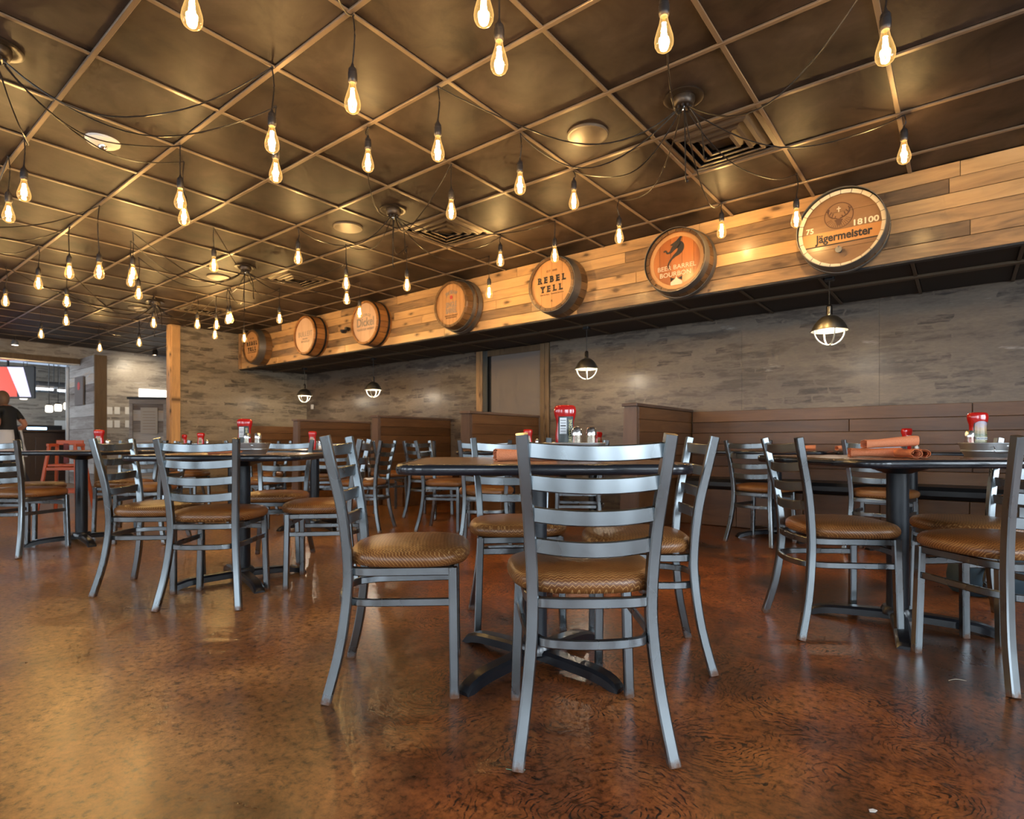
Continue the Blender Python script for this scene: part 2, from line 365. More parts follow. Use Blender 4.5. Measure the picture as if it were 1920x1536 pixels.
M['label_dark'] = plain('dark green label', (0.020, 0.030, 0.026), 0.3)
M['label_white'] = plain('printed white panel', (0.70, 0.72, 0.74), 0.35)
M['gold'] = plain('gold lettering', (0.62, 0.56, 0.25), 0.4)
M['galv'] = plain('galvanised metal', (0.42, 0.43, 0.43), 0.34, 0.85)
M['salt'] = plain('salt', (0.82, 0.82, 0.80), 0.6)
M['pepper'] = plain('pepper', (0.05, 0.045, 0.04), 0.7)
M['clear'] = mk_glass('clear glass', (0.95, 0.96, 0.96), 0.3)
def mk_napkin():
    m, nt, b = new_mat('orange cloth napkin')
    n = noise(nt, coords(nt, (1, 1, 1), rnd=5), 300, 2, 0.5)
    L(nt, ramp(nt, n, [(0.3, (0.62, 0.20, 0.085)), (0.7, (0.78, 0.28, 0.13))]).outputs[0], b.inputs['Base Color'])
    setp(b, rough=0.85); bump(nt, b, n, 0.3, 0.001); return m
M['napkin'] = mk_napkin()
def mk_tabletop():
    m, nt, b = new_mat('brown laminate tabletop')
    n = noise(nt, coords(nt, (4, 22, 22), rnd=7), 2.2, 5, 0.6, 0.6)
    L(nt, ramp(nt, n, [(0.3, (0.105, 0.055, 0.032)), (0.7, (0.19, 0.105, 0.062))]).outputs[0], b.inputs['Base Color'])
    setp(b, rough=0.26, spec=0.5); return m
M['top'] = mk_tabletop()
M['edge'] = plain('black table edge', (0.010, 0.013, 0.019), 0.25, coat=0.4)
M['column'] = plain('black table column', (0.014, 0.018, 0.024), 0.38)
M['door'] = plain('taupe painted door', (0.185, 0.150, 0.125), 0.45)
M['jamb'] = plain('dark green jamb', (0.050, 0.050, 0.042), 0.5)
M['bench'] = plain('black vinyl bench', (0.016, 0.015, 0.015), 0.4)
M['shade_out'] = plain('brushed nickel shade', (0.62, 0.60, 0.54), 0.34, 1.0)
M['cage'] = plain('pale cage wire', (0.72, 0.72, 0.60), 0.35, 0.2)
M['led'] = emit('pendant lamp', (1.0, 0.85, 0.62), 9)
M['paper'] = plain('paper sheet', (0.82, 0.79, 0.72), 0.7)
M['notice'] = plain('printed notice', (0.42, 0.38, 0.33), 0.6)
M['bluebag'] = plain('dark blue canvas', (0.022, 0.045, 0.062), 0.6)
M['orange'] = plain('orange painted wood', (0.42, 0.075, 0.016), 0.4)
M['skin'] = plain('skin', (0.50, 0.22, 0.13), 0.5)
M['hair'] = plain('light brown hair', (0.19, 0.11, 0.06), 0.6)
M['tee_shirt'] = plain('black tee shirt', (0.015, 0.016, 0.018), 0.8)
M['apron'] = plain('white apron', (0.72, 0.74, 0.80), 0.8)
M['trouser'] = plain('dark trousers', (0.02, 0.02, 0.03), 0.8)
M['duct'] = plain('galvanised duct', (0.62, 0.66, 0.70), 0.3, 0.8)
M['jar'] = emit('glowing jar lamp', (1.0, 0.90, 0.74), 1.8)
M['tube'] = emit('fluorescent tube', (0.85, 0.93, 1.0), 2.5)
M['screenr'] = emit('television picture red', (0.80, 0.07, 0.03), 0.9)
M['screenw'] = emit('television picture white', (0.70, 0.68, 1.0), 1.1)
M['blueglow'] = emit('lit bar cooler', (0.45, 0.70, 1.0), 4)
M['barwood'] = plain('dark bar front', (0.055, 0.028, 0.018), 0.4)
M['winglow'] = emit('bright frosted window', (1.0, 0.97, 0.90), 2.5)

# ---------------------------------------------------------------- mesh helpers
class MB:
    def __init__(s): s.v = []; s.f = []; s.mi = []; s.cur = 0
    def box(s, c, d, rz=0.0):
        cx, cy, cz = c; dx, dy, dz = d[0] / 2, d[1] / 2, d[2] / 2
        n = len(s.v); ca, sa = math.cos(rz), math.sin(rz)
        for x, y, z in ((-1, -1, -1), (1, -1, -1), (1, 1, -1), (-1, 1, -1), (-1, -1, 1), (1, -1, 1), (1, 1, 1), (-1, 1, 1)):
            a, b = x * dx, y * dy
            s.v.append((cx + ca * a - sa * b, cy + sa * a + ca * b, cz + z * dz))
        s.add_f([(0, 3, 2, 1), (4, 5, 6, 7), (0, 1, 5, 4), (1, 2, 6, 5), (2, 3, 7, 6), (3, 0, 4, 7)], n); return s
    def add_f(s, fs, n):
        for f in fs: s.f.append(tuple(i + n for i in f)); s.mi.append(s.cur)
    def bbox(s, c, d, ch):      # box with chamfered vertical and horizontal edges
        bm = bmesh.new(); bmesh.ops.create_cube(bm, size=1.0)
        for v in bm.verts: v.co = Vector((v.co.x * d[0], v.co.y * d[1], v.co.z * d[2]))
        bmesh.ops.bevel(bm, geom=list(bm.edges), offset=ch, segments=1, profile=0.5, affect='EDGES')
        bm.verts.ensure_lookup_table(); n = len(s.v)
        for i, v in enumerate(bm.verts): v.index = i; s.v.append((v.co.x + c[0], v.co.y + c[1], v.co.z + c[2]))
        s.add_f([tuple(v.index for v in f.verts) for f in bm.faces], n); bm.free(); return s
    def lathe(s, prof, seg=20, c=(0, 0, 0), axis='z', cap=True):
        n = len(s.v); m = len(prof)
        for r, z in prof:
            for k in range(seg):
                a = 2 * math.pi * k / seg
                if axis == 'z': p = (c[0] + r * math.cos(a), c[1] + r * math.sin(a), c[2] + z)
                elif axis == 'y': p = (c[0] + r * math.cos(a), c[1] - z, c[2] + r * math.sin(a))
                else: p = (c[0] + z, c[1] + r * math.cos(a), c[2] + r * math.sin(a))
                s.v.append(p)
        fs = []
        for i in range(m - 1):
            for k in range(seg):
                fs.append((i * seg + k, i * seg + (k + 1) % seg, (i + 1) * seg + (k + 1) % seg, (i + 1) * seg + k))
        if cap:
            fs.append(tuple(reversed(range(seg)))); fs.append(tuple((m - 1) * seg + k for k in range(seg)))
        s.add_f(fs, n); return s
    def sweep(s, path, prof, up=(0, 0, 1), closed=False, cap=True):
        path = [Vector(p) for p in path]; up0 = Vector(up); n = len(s.v); m = len(path); q = len(prof)
        for i, p in enumerate(path):
            a = path[(i - 1) % m] if (closed or i > 0) else path[i]
            b = path[(i + 1) % m] if (closed or i < m - 1) else path[i]
            t = (b - a).normalized()
            side = t.cross(up0)
            if side.length < 1e-4: side = t.cross(Vector((0.3, 1, 0.1)))
            side.normalize(); u = side.cross(t)
            for (px, py) in prof: s.v.append(tuple(p + side * px + u * py))
        fs = []
        for i in range(m if closed else m - 1):
            j = (i + 1) % m
            for k in range(q): fs.append((i * q + k, i * q + (k + 1) % q, j * q + (k + 1) % q, j * q + k))
        if cap and not closed:
            fs.append(tuple(reversed(range(q)))); fs.append(tuple((m - 1) * q + k for k in range(q)))
        s.add_f(fs, n); return s
    def tube(s, path, r, seg=6, closed=False):
        return s.sweep(path, [(r * math.cos(2 * math.pi * k / seg), r * math.sin(2 * math.pi * k / seg)) for k in range(seg)], closed=closed)
    def prism(s, poly, y0, y1):     # polygon in xz extruded along y
        n = len(s.v); q = len(poly)
        for y in (y0, y1):
            for x, z in poly: s.v.append((x, y, z))
        fs = [tuple(range(q)), tuple(reversed(range(q, 2 * q)))]
        for k in range(q): fs.append((k, q + k, q + (k + 1) % q, (k + 1) % q))
        s.add_f(fs, n); return s
    def prism_z(s, poly, z0, z1):   # polygon in xy extruded along z
        n = len(s.v); q = len(poly)
        for z in (z0, z1):
            for x, y in poly: s.v.append((x, y, z))
        fs = [tuple(reversed(range(q))), tuple(range(q, 2 * q))]
        for k in range(q): fs.append((k, (k + 1) % q, q + (k + 1) % q, q + k))
        s.add_f(fs, n); return s
    def mesh(s, name, mats, smooth=None):
        me = bpy.data.meshes.new(name); me.from_pydata(s.v, [], s.f)
        for m in (mats if isinstance(mats, (list, tuple)) else [mats]): me.materials.append(m)
        if s.mi and max(s.mi) > 0: me.polygons.foreach_set('material_index', s.mi)
        bm = bmesh.new(); bm.from_mesh(me); bmesh.ops.recalc_face_normals(bm, faces=bm.faces); bm.to_mesh(me); bm.free()
        if smooth:
            me.shade_smooth(); me.set_sharp_from_angle(angle=math.radians(smooth))
        me.update(); return me
    def obj(s, name, mats, parent=None, smooth=None, loc=None):
        o = bpy.data.objects.new(name, s.mesh(name, mats, smooth)); COL.objects.link(o)
        if parent: o.parent = parent
        if loc: o.location = loc
        return o
def rect(w, h, c):
    a, b = w / 2, h / 2
    return [(-a, -b + c), (-a + c, -b), (a - c, -b), (a, -b + c), (a, b - c), (a - c, b), (-a + c, b), (-a, b - c)]
def inst(name, me, parent=None, loc=(0, 0, 0), rz=0.0):
    o = bpy.data.objects.new(name, me); COL.objects.link(o); o.parent = parent; o.location = loc; o.rotation_euler = (0, 0, rz); return o
def tag(o, label=None, cat=None, group=None, kind=None):
    if label: o['label'] = label
    if cat: o['category'] = cat
    if group: o['group'] = group
    if kind: o['kind'] = kind
    return o
def thing(name, label, cat, loc=(0, 0, 0), rz=0.0, group=None):
    o = bpy.data.objects.new(name, None); COL.objects.link(o); o.location = loc; o.rotation_euler = (0, 0, rz); o.empty_display_size = 0.1
    return tag(o, label, cat, group)
def copy_tree(o, parent=None):
    c = o.copy(); COL.objects.link(c); c.parent = parent
    for ch in o.children: copy_tree(ch, c)
    return c
def smooth_path(pts, n=6):
    P = [Vector(p) for p in pts]; out = []
    for i in range(len(P) - 1):
        p0 = P[max(i - 1, 0)]; p1 = P[i]; p2 = P[i + 1]; p3 = P[min(i + 2, len(P) - 1)]
        for k in range(n):
            t = k / n
            out.append(0.5 * ((2 * p1) + (p2 - p0) * t + (2 * p0 - 5 * p1 + 4 * p2 - p3) * t * t + (3 * p1 - p0 - 3 * p2 + p3) * t ** 3))
    out.append(P[-1]); return out
def text_mesh(body, size, depth=0.002, bold=0.0, sx=1.0, shear=0.0, space=1.0, arc=None):
    cu = bpy.data.curves.new('t', 'FONT'); cu.body = body; cu.size = size; cu.align_x = 'CENTER'; cu.align_y = 'CENTER'
    cu.extrude = depth; cu.offset = bold; cu.shear = shear; cu.space_character = space; cu.resolution_u = 3
    o = bpy.data.objects.new('t', cu); COL.objects.link(o)
    dg = bpy.context.evaluated_depsgraph_get(); me = bpy.data.meshes.new_from_object(o.evaluated_get(dg))
    bpy.data.objects.remove(o); bpy.data.curves.remove(cu)
    ys = [v.co.y for v in me.vertices]; ymid = (min(ys) + max(ys)) / 2
    for v in me.vertices:
        x, y = v.co.x * sx, v.co.y - ymid
        if arc:
            a = x / arc; r = arc + y
            x, y = r * math.sin(a), r * math.cos(a) - arc
        v.co.x, v.co.y = x, y
    return me
def add_text(body, mat, parent, loc, size, rot=(math.pi / 2, 0, 0), name='lettering', **k):
    me = text_mesh(body, size, **k); me.materials.clear(); me.materials.append(mat); me.name = name
    o = bpy.data.objects.new(name, me); COL.objects.link(o); o.parent = parent; o.location = loc; o.rotation_euler = rot; return o

# ================================================================= SETTING
def struct(o): return tag(o, kind='structure')
X_BARBACK = -17.6
m = MB(); m.box(((X_RIGHT + X_BARBACK) / 2, (Y_FRONT + BACK_Y) / 2, -0.05), (X_RIGHT - X_BARBACK, BACK_Y - Y_FRONT, 0.1))
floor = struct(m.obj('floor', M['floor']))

# ceiling: slab, tiles, tees
m = MB(); m.box(((X_RIGHT + X_BARBACK) / 2, (Y_FRONT + BACK_Y) / 2, CEIL + 0.09), (X_RIGHT - X_BARBACK, BACK_Y - Y_FRONT, 0.1))
ceiling = struct(m.obj('ceiling', M['tile']))
VENTS = [(1, 3), (-3, 3), (-7, 3), (-11, 3)]
tile_me = MB().bbox((0, 0, 0), (T - 0.012, T - 0.012, 0.016), 0.004).mesh('ceiling_tile', M['tile'])
IMIN = math.ceil((BAR_X - GX) / T)
def cell_seen(i, j):
    c = Vector((GX + T * (i + .5), GY + T * (j + .5), CEIL)) - Vector((0, 0, CAM_H))
    d = c.dot(_F)
    if d < 0.6: return False
    u, v = CX + FPX * c.dot(_R) / d, CY - FPX * c.z / d
    mg = 0.5 * FPX / d
    return -mg < u < 1920 + mg and -mg < v
cells = []
for i in range(IMIN, 9):
    for j in range(-9, 6):
        y0 = GY + T * j
        if y0 + T > BEAM_Y + 0.3 or (i, j) in VENTS: continue
        cells.append((i, j))
n_tile = 0
rest = MB()
for i, j in cells:
    c = (GX + T * (i + .5), GY + T * (j + .5), CEIL + 0.012)
    if cell_seen(i, j) and n_tile < 295:
        inst('ceiling_tile', tile_me, ceiling, c, random.choice([0, 1, 2, 3]) * math.pi / 2); n_tile += 1
    else: rest.box(c, (T - 0.012, T - 0.012, 0.016))
o = rest.obj('ceiling_tiles_beyond_view', M['tile'], ceiling); o['kind'] = 'stuff'
x_lo, x_hi = BAR_X, X_RIGHT
for j in range(-8, 7):          # long main runners
    y = GY + T * j
    if y > BEAM_Y - 0.02: continue
    mb = MB(); mb.bbox(((x_lo + x_hi) / 2, y, CEIL - 0.004), (x_hi - x_lo, 0.026, 0.012), 0.003); mb.obj('grid_runner', M['tee'], ceiling)
tee_me = MB().bbox((0, 0, 0), (0.024, BEAM_Y - Y_FRONT, 0.008), 0.002).mesh('grid_tee', M['tee'])
for i in range(IMIN, 10):
    inst('grid_tee', tee_me, ceiling, (GX + T * i, (BEAM_Y + Y_FRONT) / 2, CEIL - 0.003))

# bulkhead clad in pine planks above the booths
m = MB(); m.box(((END_X + X_RIGHT) / 2, BEAM_Y + 0.04, (CEIL + BEAM_Z) / 2), (X_RIGHT - END_X, 0.06, CEIL - BEAM_Z - 0.002))
bulk = struct(m.obj('wall_bulkhead', M['black']))
rows = 6; rh = (CEIL - BEAM_Z) / rows
random.seed(11)
for r in range(rows):
    x = END_X + 0.05 - random.uniform(0, 1.6); first = True
    while x < X_RIGHT:
        ln = random.uniform(1.1, 2.6); x0 = max(x, END_X + 0.045); x1 = min(x + ln, X_RIGHT)
        if x1 - x0 > 0.05:
            th = 0.016 + random.uniform(0, 0.004)
            mb = MB(); mb.bbox((0, 0, 0), (x1 - x0 - 0.003, th, rh - 0.003), 0.0015)
            mb.obj('plank', M['pine'], bulk, loc=((x0 + x1) / 2, BEAM_Y + 0.01 - th / 2, BEAM_Z + rh * (r + .5)))
        x += ln
mb = MB(); mb.bbox((0, 0, 0), (0.07, 0.03, CEIL - BEAM_Z), 0.003); mb.obj('end_post', M['pine_v'], bulk, loc=(END_X + 0.05, BEAM_Y - 0.02, (CEIL + BEAM_Z) / 2))
mb = MB(); mb.bbox((0, 0, 0), (X_RIGHT - END_X, 0.05, 0.02), 0.002); mb.obj('bottom_board', M['black'], bulk, loc=((END_X + X_RIGHT) / 2, BEAM_Y + 0.025, BEAM_Z - 0.004))

# dark soffit behind it
m = MB(); m.box(((END_X + X_RIGHT) / 2, (BEAM_Y + BACK_Y) / 2 + 0.03, SOFF_Z + 0.03), (X_RIGHT - END_X, BACK_Y - BEAM_Y, 0.03))
soff = struct(m.obj('ceiling_soffit', M['black']))
sme = [MB().bbox((0, 0, 0), (T - 0.03, d, 0.012), 0.003).mesh('soffit_tile', M['soffit']) for d in (0.58, 0.60)]
ym = 5.53
for i in range(-13, 10):
    xc = GX + T * (i + .5)
    inst('soffit_tile', sme[0], soff, (xc, (BEAM_Y + 0.06 + ym) / 2, SOFF_Z + 0.010)); inst('soffit_tile', sme[1], soff, (xc, (ym + BACK_Y) / 2, SOFF_Z + 0.010))
mb = MB(); mb.bbox((0, 0, 0), (X_RIGHT - END_X, 0.055, 0.024), 0.003); mb.obj('grid_runner', M['runner'], soff, loc=((END_X + X_RIGHT) / 2, ym, SOFF_Z - 0.006))
tm = MB().bbox((0, 0, 0), (0.024, BACK_Y - BEAM_Y - 0.08, 0.01), 0.002).mesh('grid_tee', M['runner'])
for i in range(-12, 10): inst('grid_tee', tm, soff, (GX + T * i, (BACK_Y + BEAM_Y) / 2 + 0.02, SOFF_Z - 0.001))

# back wall, in wide wallpaper panels with a door
m = MB(); m.box(((END_X + X_RIGHT) / 2, BACK_Y + 0.08, CEIL / 2), (X_RIGHT - END_X + 0.2, 0.12, CEIL))
wback = struct(m.obj('wall_back', M['black']))
DOOR_X0, DOOR_X1 = at_y(906, 700, BACK_Y).x, at_y(1031, 700, BACK_Y).x
edges = [END_X]
x = END_X
while x < DOOR_X0 - 1.3: x += 1.22; edges.append(x)
edges.append(DOOR_X0); PANELS = list(zip(edges[:-1], edges[1:]))
x = DOOR_X1
while x < X_RIGHT: PANELS.append((x, min(x + 1.22, X_RIGHT))); x += 1.22
for x0, x1 in PANELS:
    if x1 - x0 < 0.05: continue
    mb = MB(); mb.bbox((0, 0, 0), (x1 - x0 - 0.0008, 0.02, SOFF_Z + 0.02), 0.0006)
    o = mb.obj('wall_panel', M['wall'], wback)
    for v in o.data.vertices: v.co += Vector(((x0 + x1) / 2, BACK_Y + 0.01, (SOFF_Z + 0.02) / 2))
# door
d = thing('door_1', None, None, (0, 0, 0)); struct(d)
dw = DOOR_X1 - DOOR_X0; dc = (DOOR_X0 + DOOR_X1) / 2; DH = 2.06
mb = MB(); mb.bbox((dc + 0.03, BACK_Y + 0.005, DH / 2), (dw - 0.26, 0.03, DH), 0.003); dl = mb.obj('door_leaf', M['door'], d)
mb = MB(); mb.tube([(dc + dw * 0.30, BACK_Y - 0.01, 1.0), (dc + dw * 0.30, BACK_Y - 0.06, 1.0), (dc + dw * 0.20, BACK_Y - 0.06, 1.0)], 0.01, 8); mb.obj('door_handle', M['chrome'], dl)
for xx, ww, mt in ((DOOR_X0 - 0.055, 0.115, 'pine_v'), (DOOR_X0 + 0.05, 0.085, 'jamb'), (DOOR_X1 - 0.035, 0.06, 'brownpost'), (DOOR_X1 - 0.105, 0.07, 'brownpost')):
    mb = MB(); mb.bbox((0, 0, 0), (ww, 0.035 if mt != 'jamb' else 0.02, SOFF_Z), 0.004); mb.obj('door_casing', M[mt], d, loc=(xx, BACK_Y - 0.012, SOFF_Z / 2))
mb = MB(); mb.bbox((0, 0, 0), (dw - 0.18, 0.022, SOFF_Z - DH), 0.004); mb.obj('door_head', M['brownpost'], d, loc=(dc, BACK_Y - 0.004, (SOFF_Z + DH) / 2))

# end wall with corner post
EY0 = 3.80
m = MB(); m.box((END_X - 0.06, (EY0 + BACK_Y) / 2, CEIL / 2), (0.12, BACK_Y - EY0, CEIL)); wend = struct(m.obj('wall_end', M['wall_end']))
mb = MB(); mb.bbox((0, 0, 0), (0.030, 0.13, CEIL), 0.005); mb.obj('corner_post', M['pine_v'], wend, loc=(END_X + 0.012, EY0 + 0.055, CEIL / 2))
mb = MB(); mb.bbox((0, 0, 0), (0.14, 0.03, CEIL), 0.005); mb.obj('corner_post', M['pine_v'], wend, loc=(END_X - 0.06, EY0 - 0.016, CEIL / 2))

# bar-side wall: header over an opening, partition column, far wall with papers
OPEN_Y0, PART_Y0, PART_Y1 = 0.4, 3.58, 3.78
m = MB(); m.box((BAR_X - 0.08, (PART_Y1 + BACK_Y) / 2, CEIL / 2), (0.12, BACK_Y - PART_Y1, CEIL)); wl = struct(m.obj('wall_left', M['wall_bar']))
m = MB(); m.box((BAR_X - 0.08, (Y_FRONT + PART_Y1) / 2, 2.56), (0.12, PART_Y1 - Y_FRONT, 0.338)); wh = struct(m.obj('wall_header', M['wall_bar']))
mb = MB(); mb.bbox((0, 0, 0), (0.03, PART_Y0 - Y_FRONT, 0.10), 0.004); mb.obj('header_board', M['brownpost'], wh, loc=(BAR_X - 0.008, (PART_Y0 + Y_FRONT) / 2, 2.44))
mb = MB(); mb.bbox((0, 0, 0), (0.10, PART_Y0 - Y_FRONT, 0.03), 0.004); mb.obj('shutter_track', M['duct'], wh, loc=(BAR_X - 0.06, (PART_Y0 + Y_FRONT) / 2, 2.375))
m = MB(); m.box((BAR_X - 0.08, (Y_FRONT + OPEN_Y0) / 2, 1.2), (0.12, OPEN_Y0 - Y_FRONT, 2.4)); struct(m.obj('wall_left_2', M['wall_bar']))
PX0, PX1 = -14.5, -12.9
m = MB(); m.box(((PX0 + PX1) / 2, (PART_Y0 + PART_Y1) / 2, 1.25), (PX1 - PX0 - 0.02, PART_Y1 - PART_Y0 - 0.04, 2.5)); part = struct(m.obj('wall_partition', M['brownpost']))
zz = 0.0; random.seed(5)
while zz < 2.49:
    hh = random.choice([0.14, 0.19, 0.24]); hh = min(hh, 2.5 - zz)
    mb = MB(); mb.bbox((0, 0, 0), (PX1 - PX0 - 0.03, 0.02, hh - 0.004), 0.002); mb.obj('plank', M['barn'], part, loc=((PX0 + PX1) / 2 - 0.012, PART_Y0 + 0.01, zz + hh / 2)); zz += hh
mb = MB(); mb.bbox((0, 0, 0), (0.03, PART_Y1 - PART_Y0, 2.5), 0.004); mb.obj('end_board', M['brownpost'], part, loc=(PX1 + 0.005, (PART_Y0 + PART_Y1) / 2, 1.25))
mb = MB(); mb.bbox((0, 0, 0), (0.03, 0.05, 2.4), 0.003); mb.obj('door_track', M['duct'], part, loc=(PX0 + 0.02, PART_Y0 - 0.03, 1.2))

# bar room beyond
m = MB(); m.box((X_BARBACK - 0.05, (Y_FRONT + BACK_Y) / 2, CEIL / 2 + 0.0), (0.1, BACK_Y - Y_FRONT, CEIL)); struct(m.obj('wall_bar_back', M['wall_bar']))
# walls behind and beside the camera, with windows
def wall_with_windows(name, axis, pos, lo, hi, centres):
    mb = MB(); z0, z1 = WIN_Z - WIN_H / 2, WIN_Z + WIN_H / 2
    def seg(a, b, za, zb):
        if b - a < 1e-3: return
        if axis == 'x': mb.box((pos + 0.06, (a + b) / 2, (za + zb) / 2), (0.12, b - a, zb - za))
        else: mb.box(((a + b) / 2, pos - 0.06, (za + zb) / 2), (b - a, 0.12, zb - za))
    seg(lo, hi, 0, z0); seg(lo, hi, z1, CEIL + 0.04)
    a = lo
    for c in centres: seg(a, c - WIN_W / 2, z0, z1); a = c + WIN_W / 2
    seg(a, hi, z0, z1)
    return struct(mb.obj(name, M['wall_end']))
wall_with_windows('wall_right', 'x', X_RIGHT, Y_FRONT, BACK_Y, WINDOWS_R)
wall_with_windows('wall_front', 'y', Y_FRONT, X_BARBACK, X_RIGHT, WINDOWS_F)
nw = 0
for axis, pos, cs in (('x', X_RIGHT, WINDOWS_R), ('y', Y_FRONT, WINDOWS_F)):
    for c in cs:
        nw += 1; w = thing('window_%d' % nw, None, None); struct(w)
        def bar(name, a, b, za, zb, t=0.05):
            mb = MB()
            if axis == 'x': mb.bbox((pos + 0.05, (a + b) / 2, (za + zb) / 2), (t, b - a, zb - za), 0.004)
            else: mb.bbox(((a + b) / 2, pos - 0.05, (za + zb) / 2), (b - a, t, zb - za), 0.004)
            mb.obj(name, M['black'], w)
        z0, z1 = WIN_Z - WIN_H / 2, WIN_Z + WIN_H / 2; a, b = c - WIN_W / 2, c + WIN_W / 2
        bar('window_frame', a, a + 0.05, z0, z1); bar('window_frame', b - 0.05, b, z0, z1); bar('window_frame', a, b, z0, z0 + 0.05); bar('window_frame', a, b, z1 - 0.05, z1)
        bar('mullion', c - 0.02, c + 0.02, z0, z1)

# ================================================================= BOOTHS ALONG THE BACK WALL
BY0 = 4.83; BH = 1.165
def booth_divider(x, label, slope=True):
    t = thing('booth_divider', label, 'booth', (x, 0, 0))
    w0, w1 = 0.165, 0.115
    mb = MB(); mb.prism([(-w0, 0.0), (0, 0.0), (-0.012, BH), (-w1, BH)], BY0 + 0.03, BACK_Y - 0.005); mb.obj('core', M['booth'], t)
    mb = MB(); mb.prism([(-w0 - 0.012, 0.0), (0.014, 0.0), (0.002, BH), (-w1 - 0.008, BH)], BY0, BY0 + 0.035); mb.obj('end_panel', M['booth_end'], t)
    nb = 6; z = 0.46; ph = (BH - z) / nb
    for k in range(nb):
        zc = z + ph * (k + .5); xo = 0.004 - 0.012 * zc / BH
        mb = MB(); mb.bbox((0, 0, 0), (0.016, BACK_Y - BY0 - 0.05, ph - 0.004), 0.002); mb.obj('plank', M['booth_y'], t, loc=(xo + 0.005, (BY0 + BACK_Y) / 2 + 0.015, zc))
    mb = MB(); mb.bbox((0, 0, 0), (w1 + 0.045, BACK_Y - BY0 + 0.015, 0.03), 0.005); mb.obj('cap', M['booth_end'], t, loc=(-w1 / 2 - 0.005, (BY0 + BACK_Y) / 2 - 0.012, BH + 0.015))
    if not slope: return t
    mb = MB(); mb.bbox((0, 0, 0), (0.46, BACK_Y - BY0 - 0.1, 0.10), 0.03); mb.obj('seat_cushion', M['bench'], t, loc=(0.25, (BY0 + BACK_Y) / 2, 0.42))
    mb = MB(); mb.bbox((0, 0, 0), (0.40, BACK_Y - BY0 - 0.12, 0.37), 0.005); mb.obj('seat_box', M['booth'], t, loc=(0.22, (BY0 + BACK_Y) / 2, 0.185))
    return t
booth_divider(-2.36, 'brown plank booth back right of the taupe door, where the wall bench begins', False)
booth_divider(-4.44, 'brown plank booth back standing in front of the taupe door')
booth_divider(-6.08, 'brown plank booth back just left of the taupe door')
booth_divider(-8.00, 'brown plank booth back two bays left of the taupe door')
t = thing('end_booth', 'dark plank booth back fixed to the far end wall under the first barrel', 'booth', (END_X + 0.005, 0, 0))
for k in range(9):
    mb = MB(); mb.bbox((0, 0, 0), (0.05, BACK_Y - 5.05, 0.122), 0.003); mb.obj('plank', M['booth_y'], t, loc=(0.025, (5.05 + BACK_Y) / 2, 0.061 + 0.126 * k))
# wall bench to the right
t = thing('wall_bench', 'long black vinyl bench with brown plank back along the right of the back wall', 'bench', (0, BACK_Y, 0))
BX0 = -2.34
random.seed(3)
for k in range(6):
    z0 = 0.46 + k * 0.118; xs = BX0
    while xs < X_RIGHT - 0.1:
        ln = random.choice([1.95, 2.4, 1.5]); x1 = min(xs + ln, X_RIGHT - 0.02)
        mb = MB(); mb.bbox((0, 0, 0), (x1 - xs - 0.004, 0.03, 0.115), 0.003)
        mb.obj('plank', M['booth'], t, loc=((xs + x1) / 2, -0.02 - 0.006 * (5 - k), z0 + 0.059)); xs = x1
mb = MB(); mb.bbox((0, 0, 0), (X_RIGHT - BX0 - 0.02, 0.46, 0.10), 0.03); mb.obj('seat_cushion', M['bench'], t, loc=((BX0 + X_RIGHT) / 2, -0.28, 0.42))
for k in range(10):
    w = (X_RIGHT - BX0 - 0.02) / 10
    mb = MB(); mb.bbox((0, 0, 0), (w - 0.004, 0.03, 0.36), 0.003); mb.obj('front_board', M['booth'], t, loc=(BX0 + 0.01 + w * (k + .5), -0.46, 0.185))

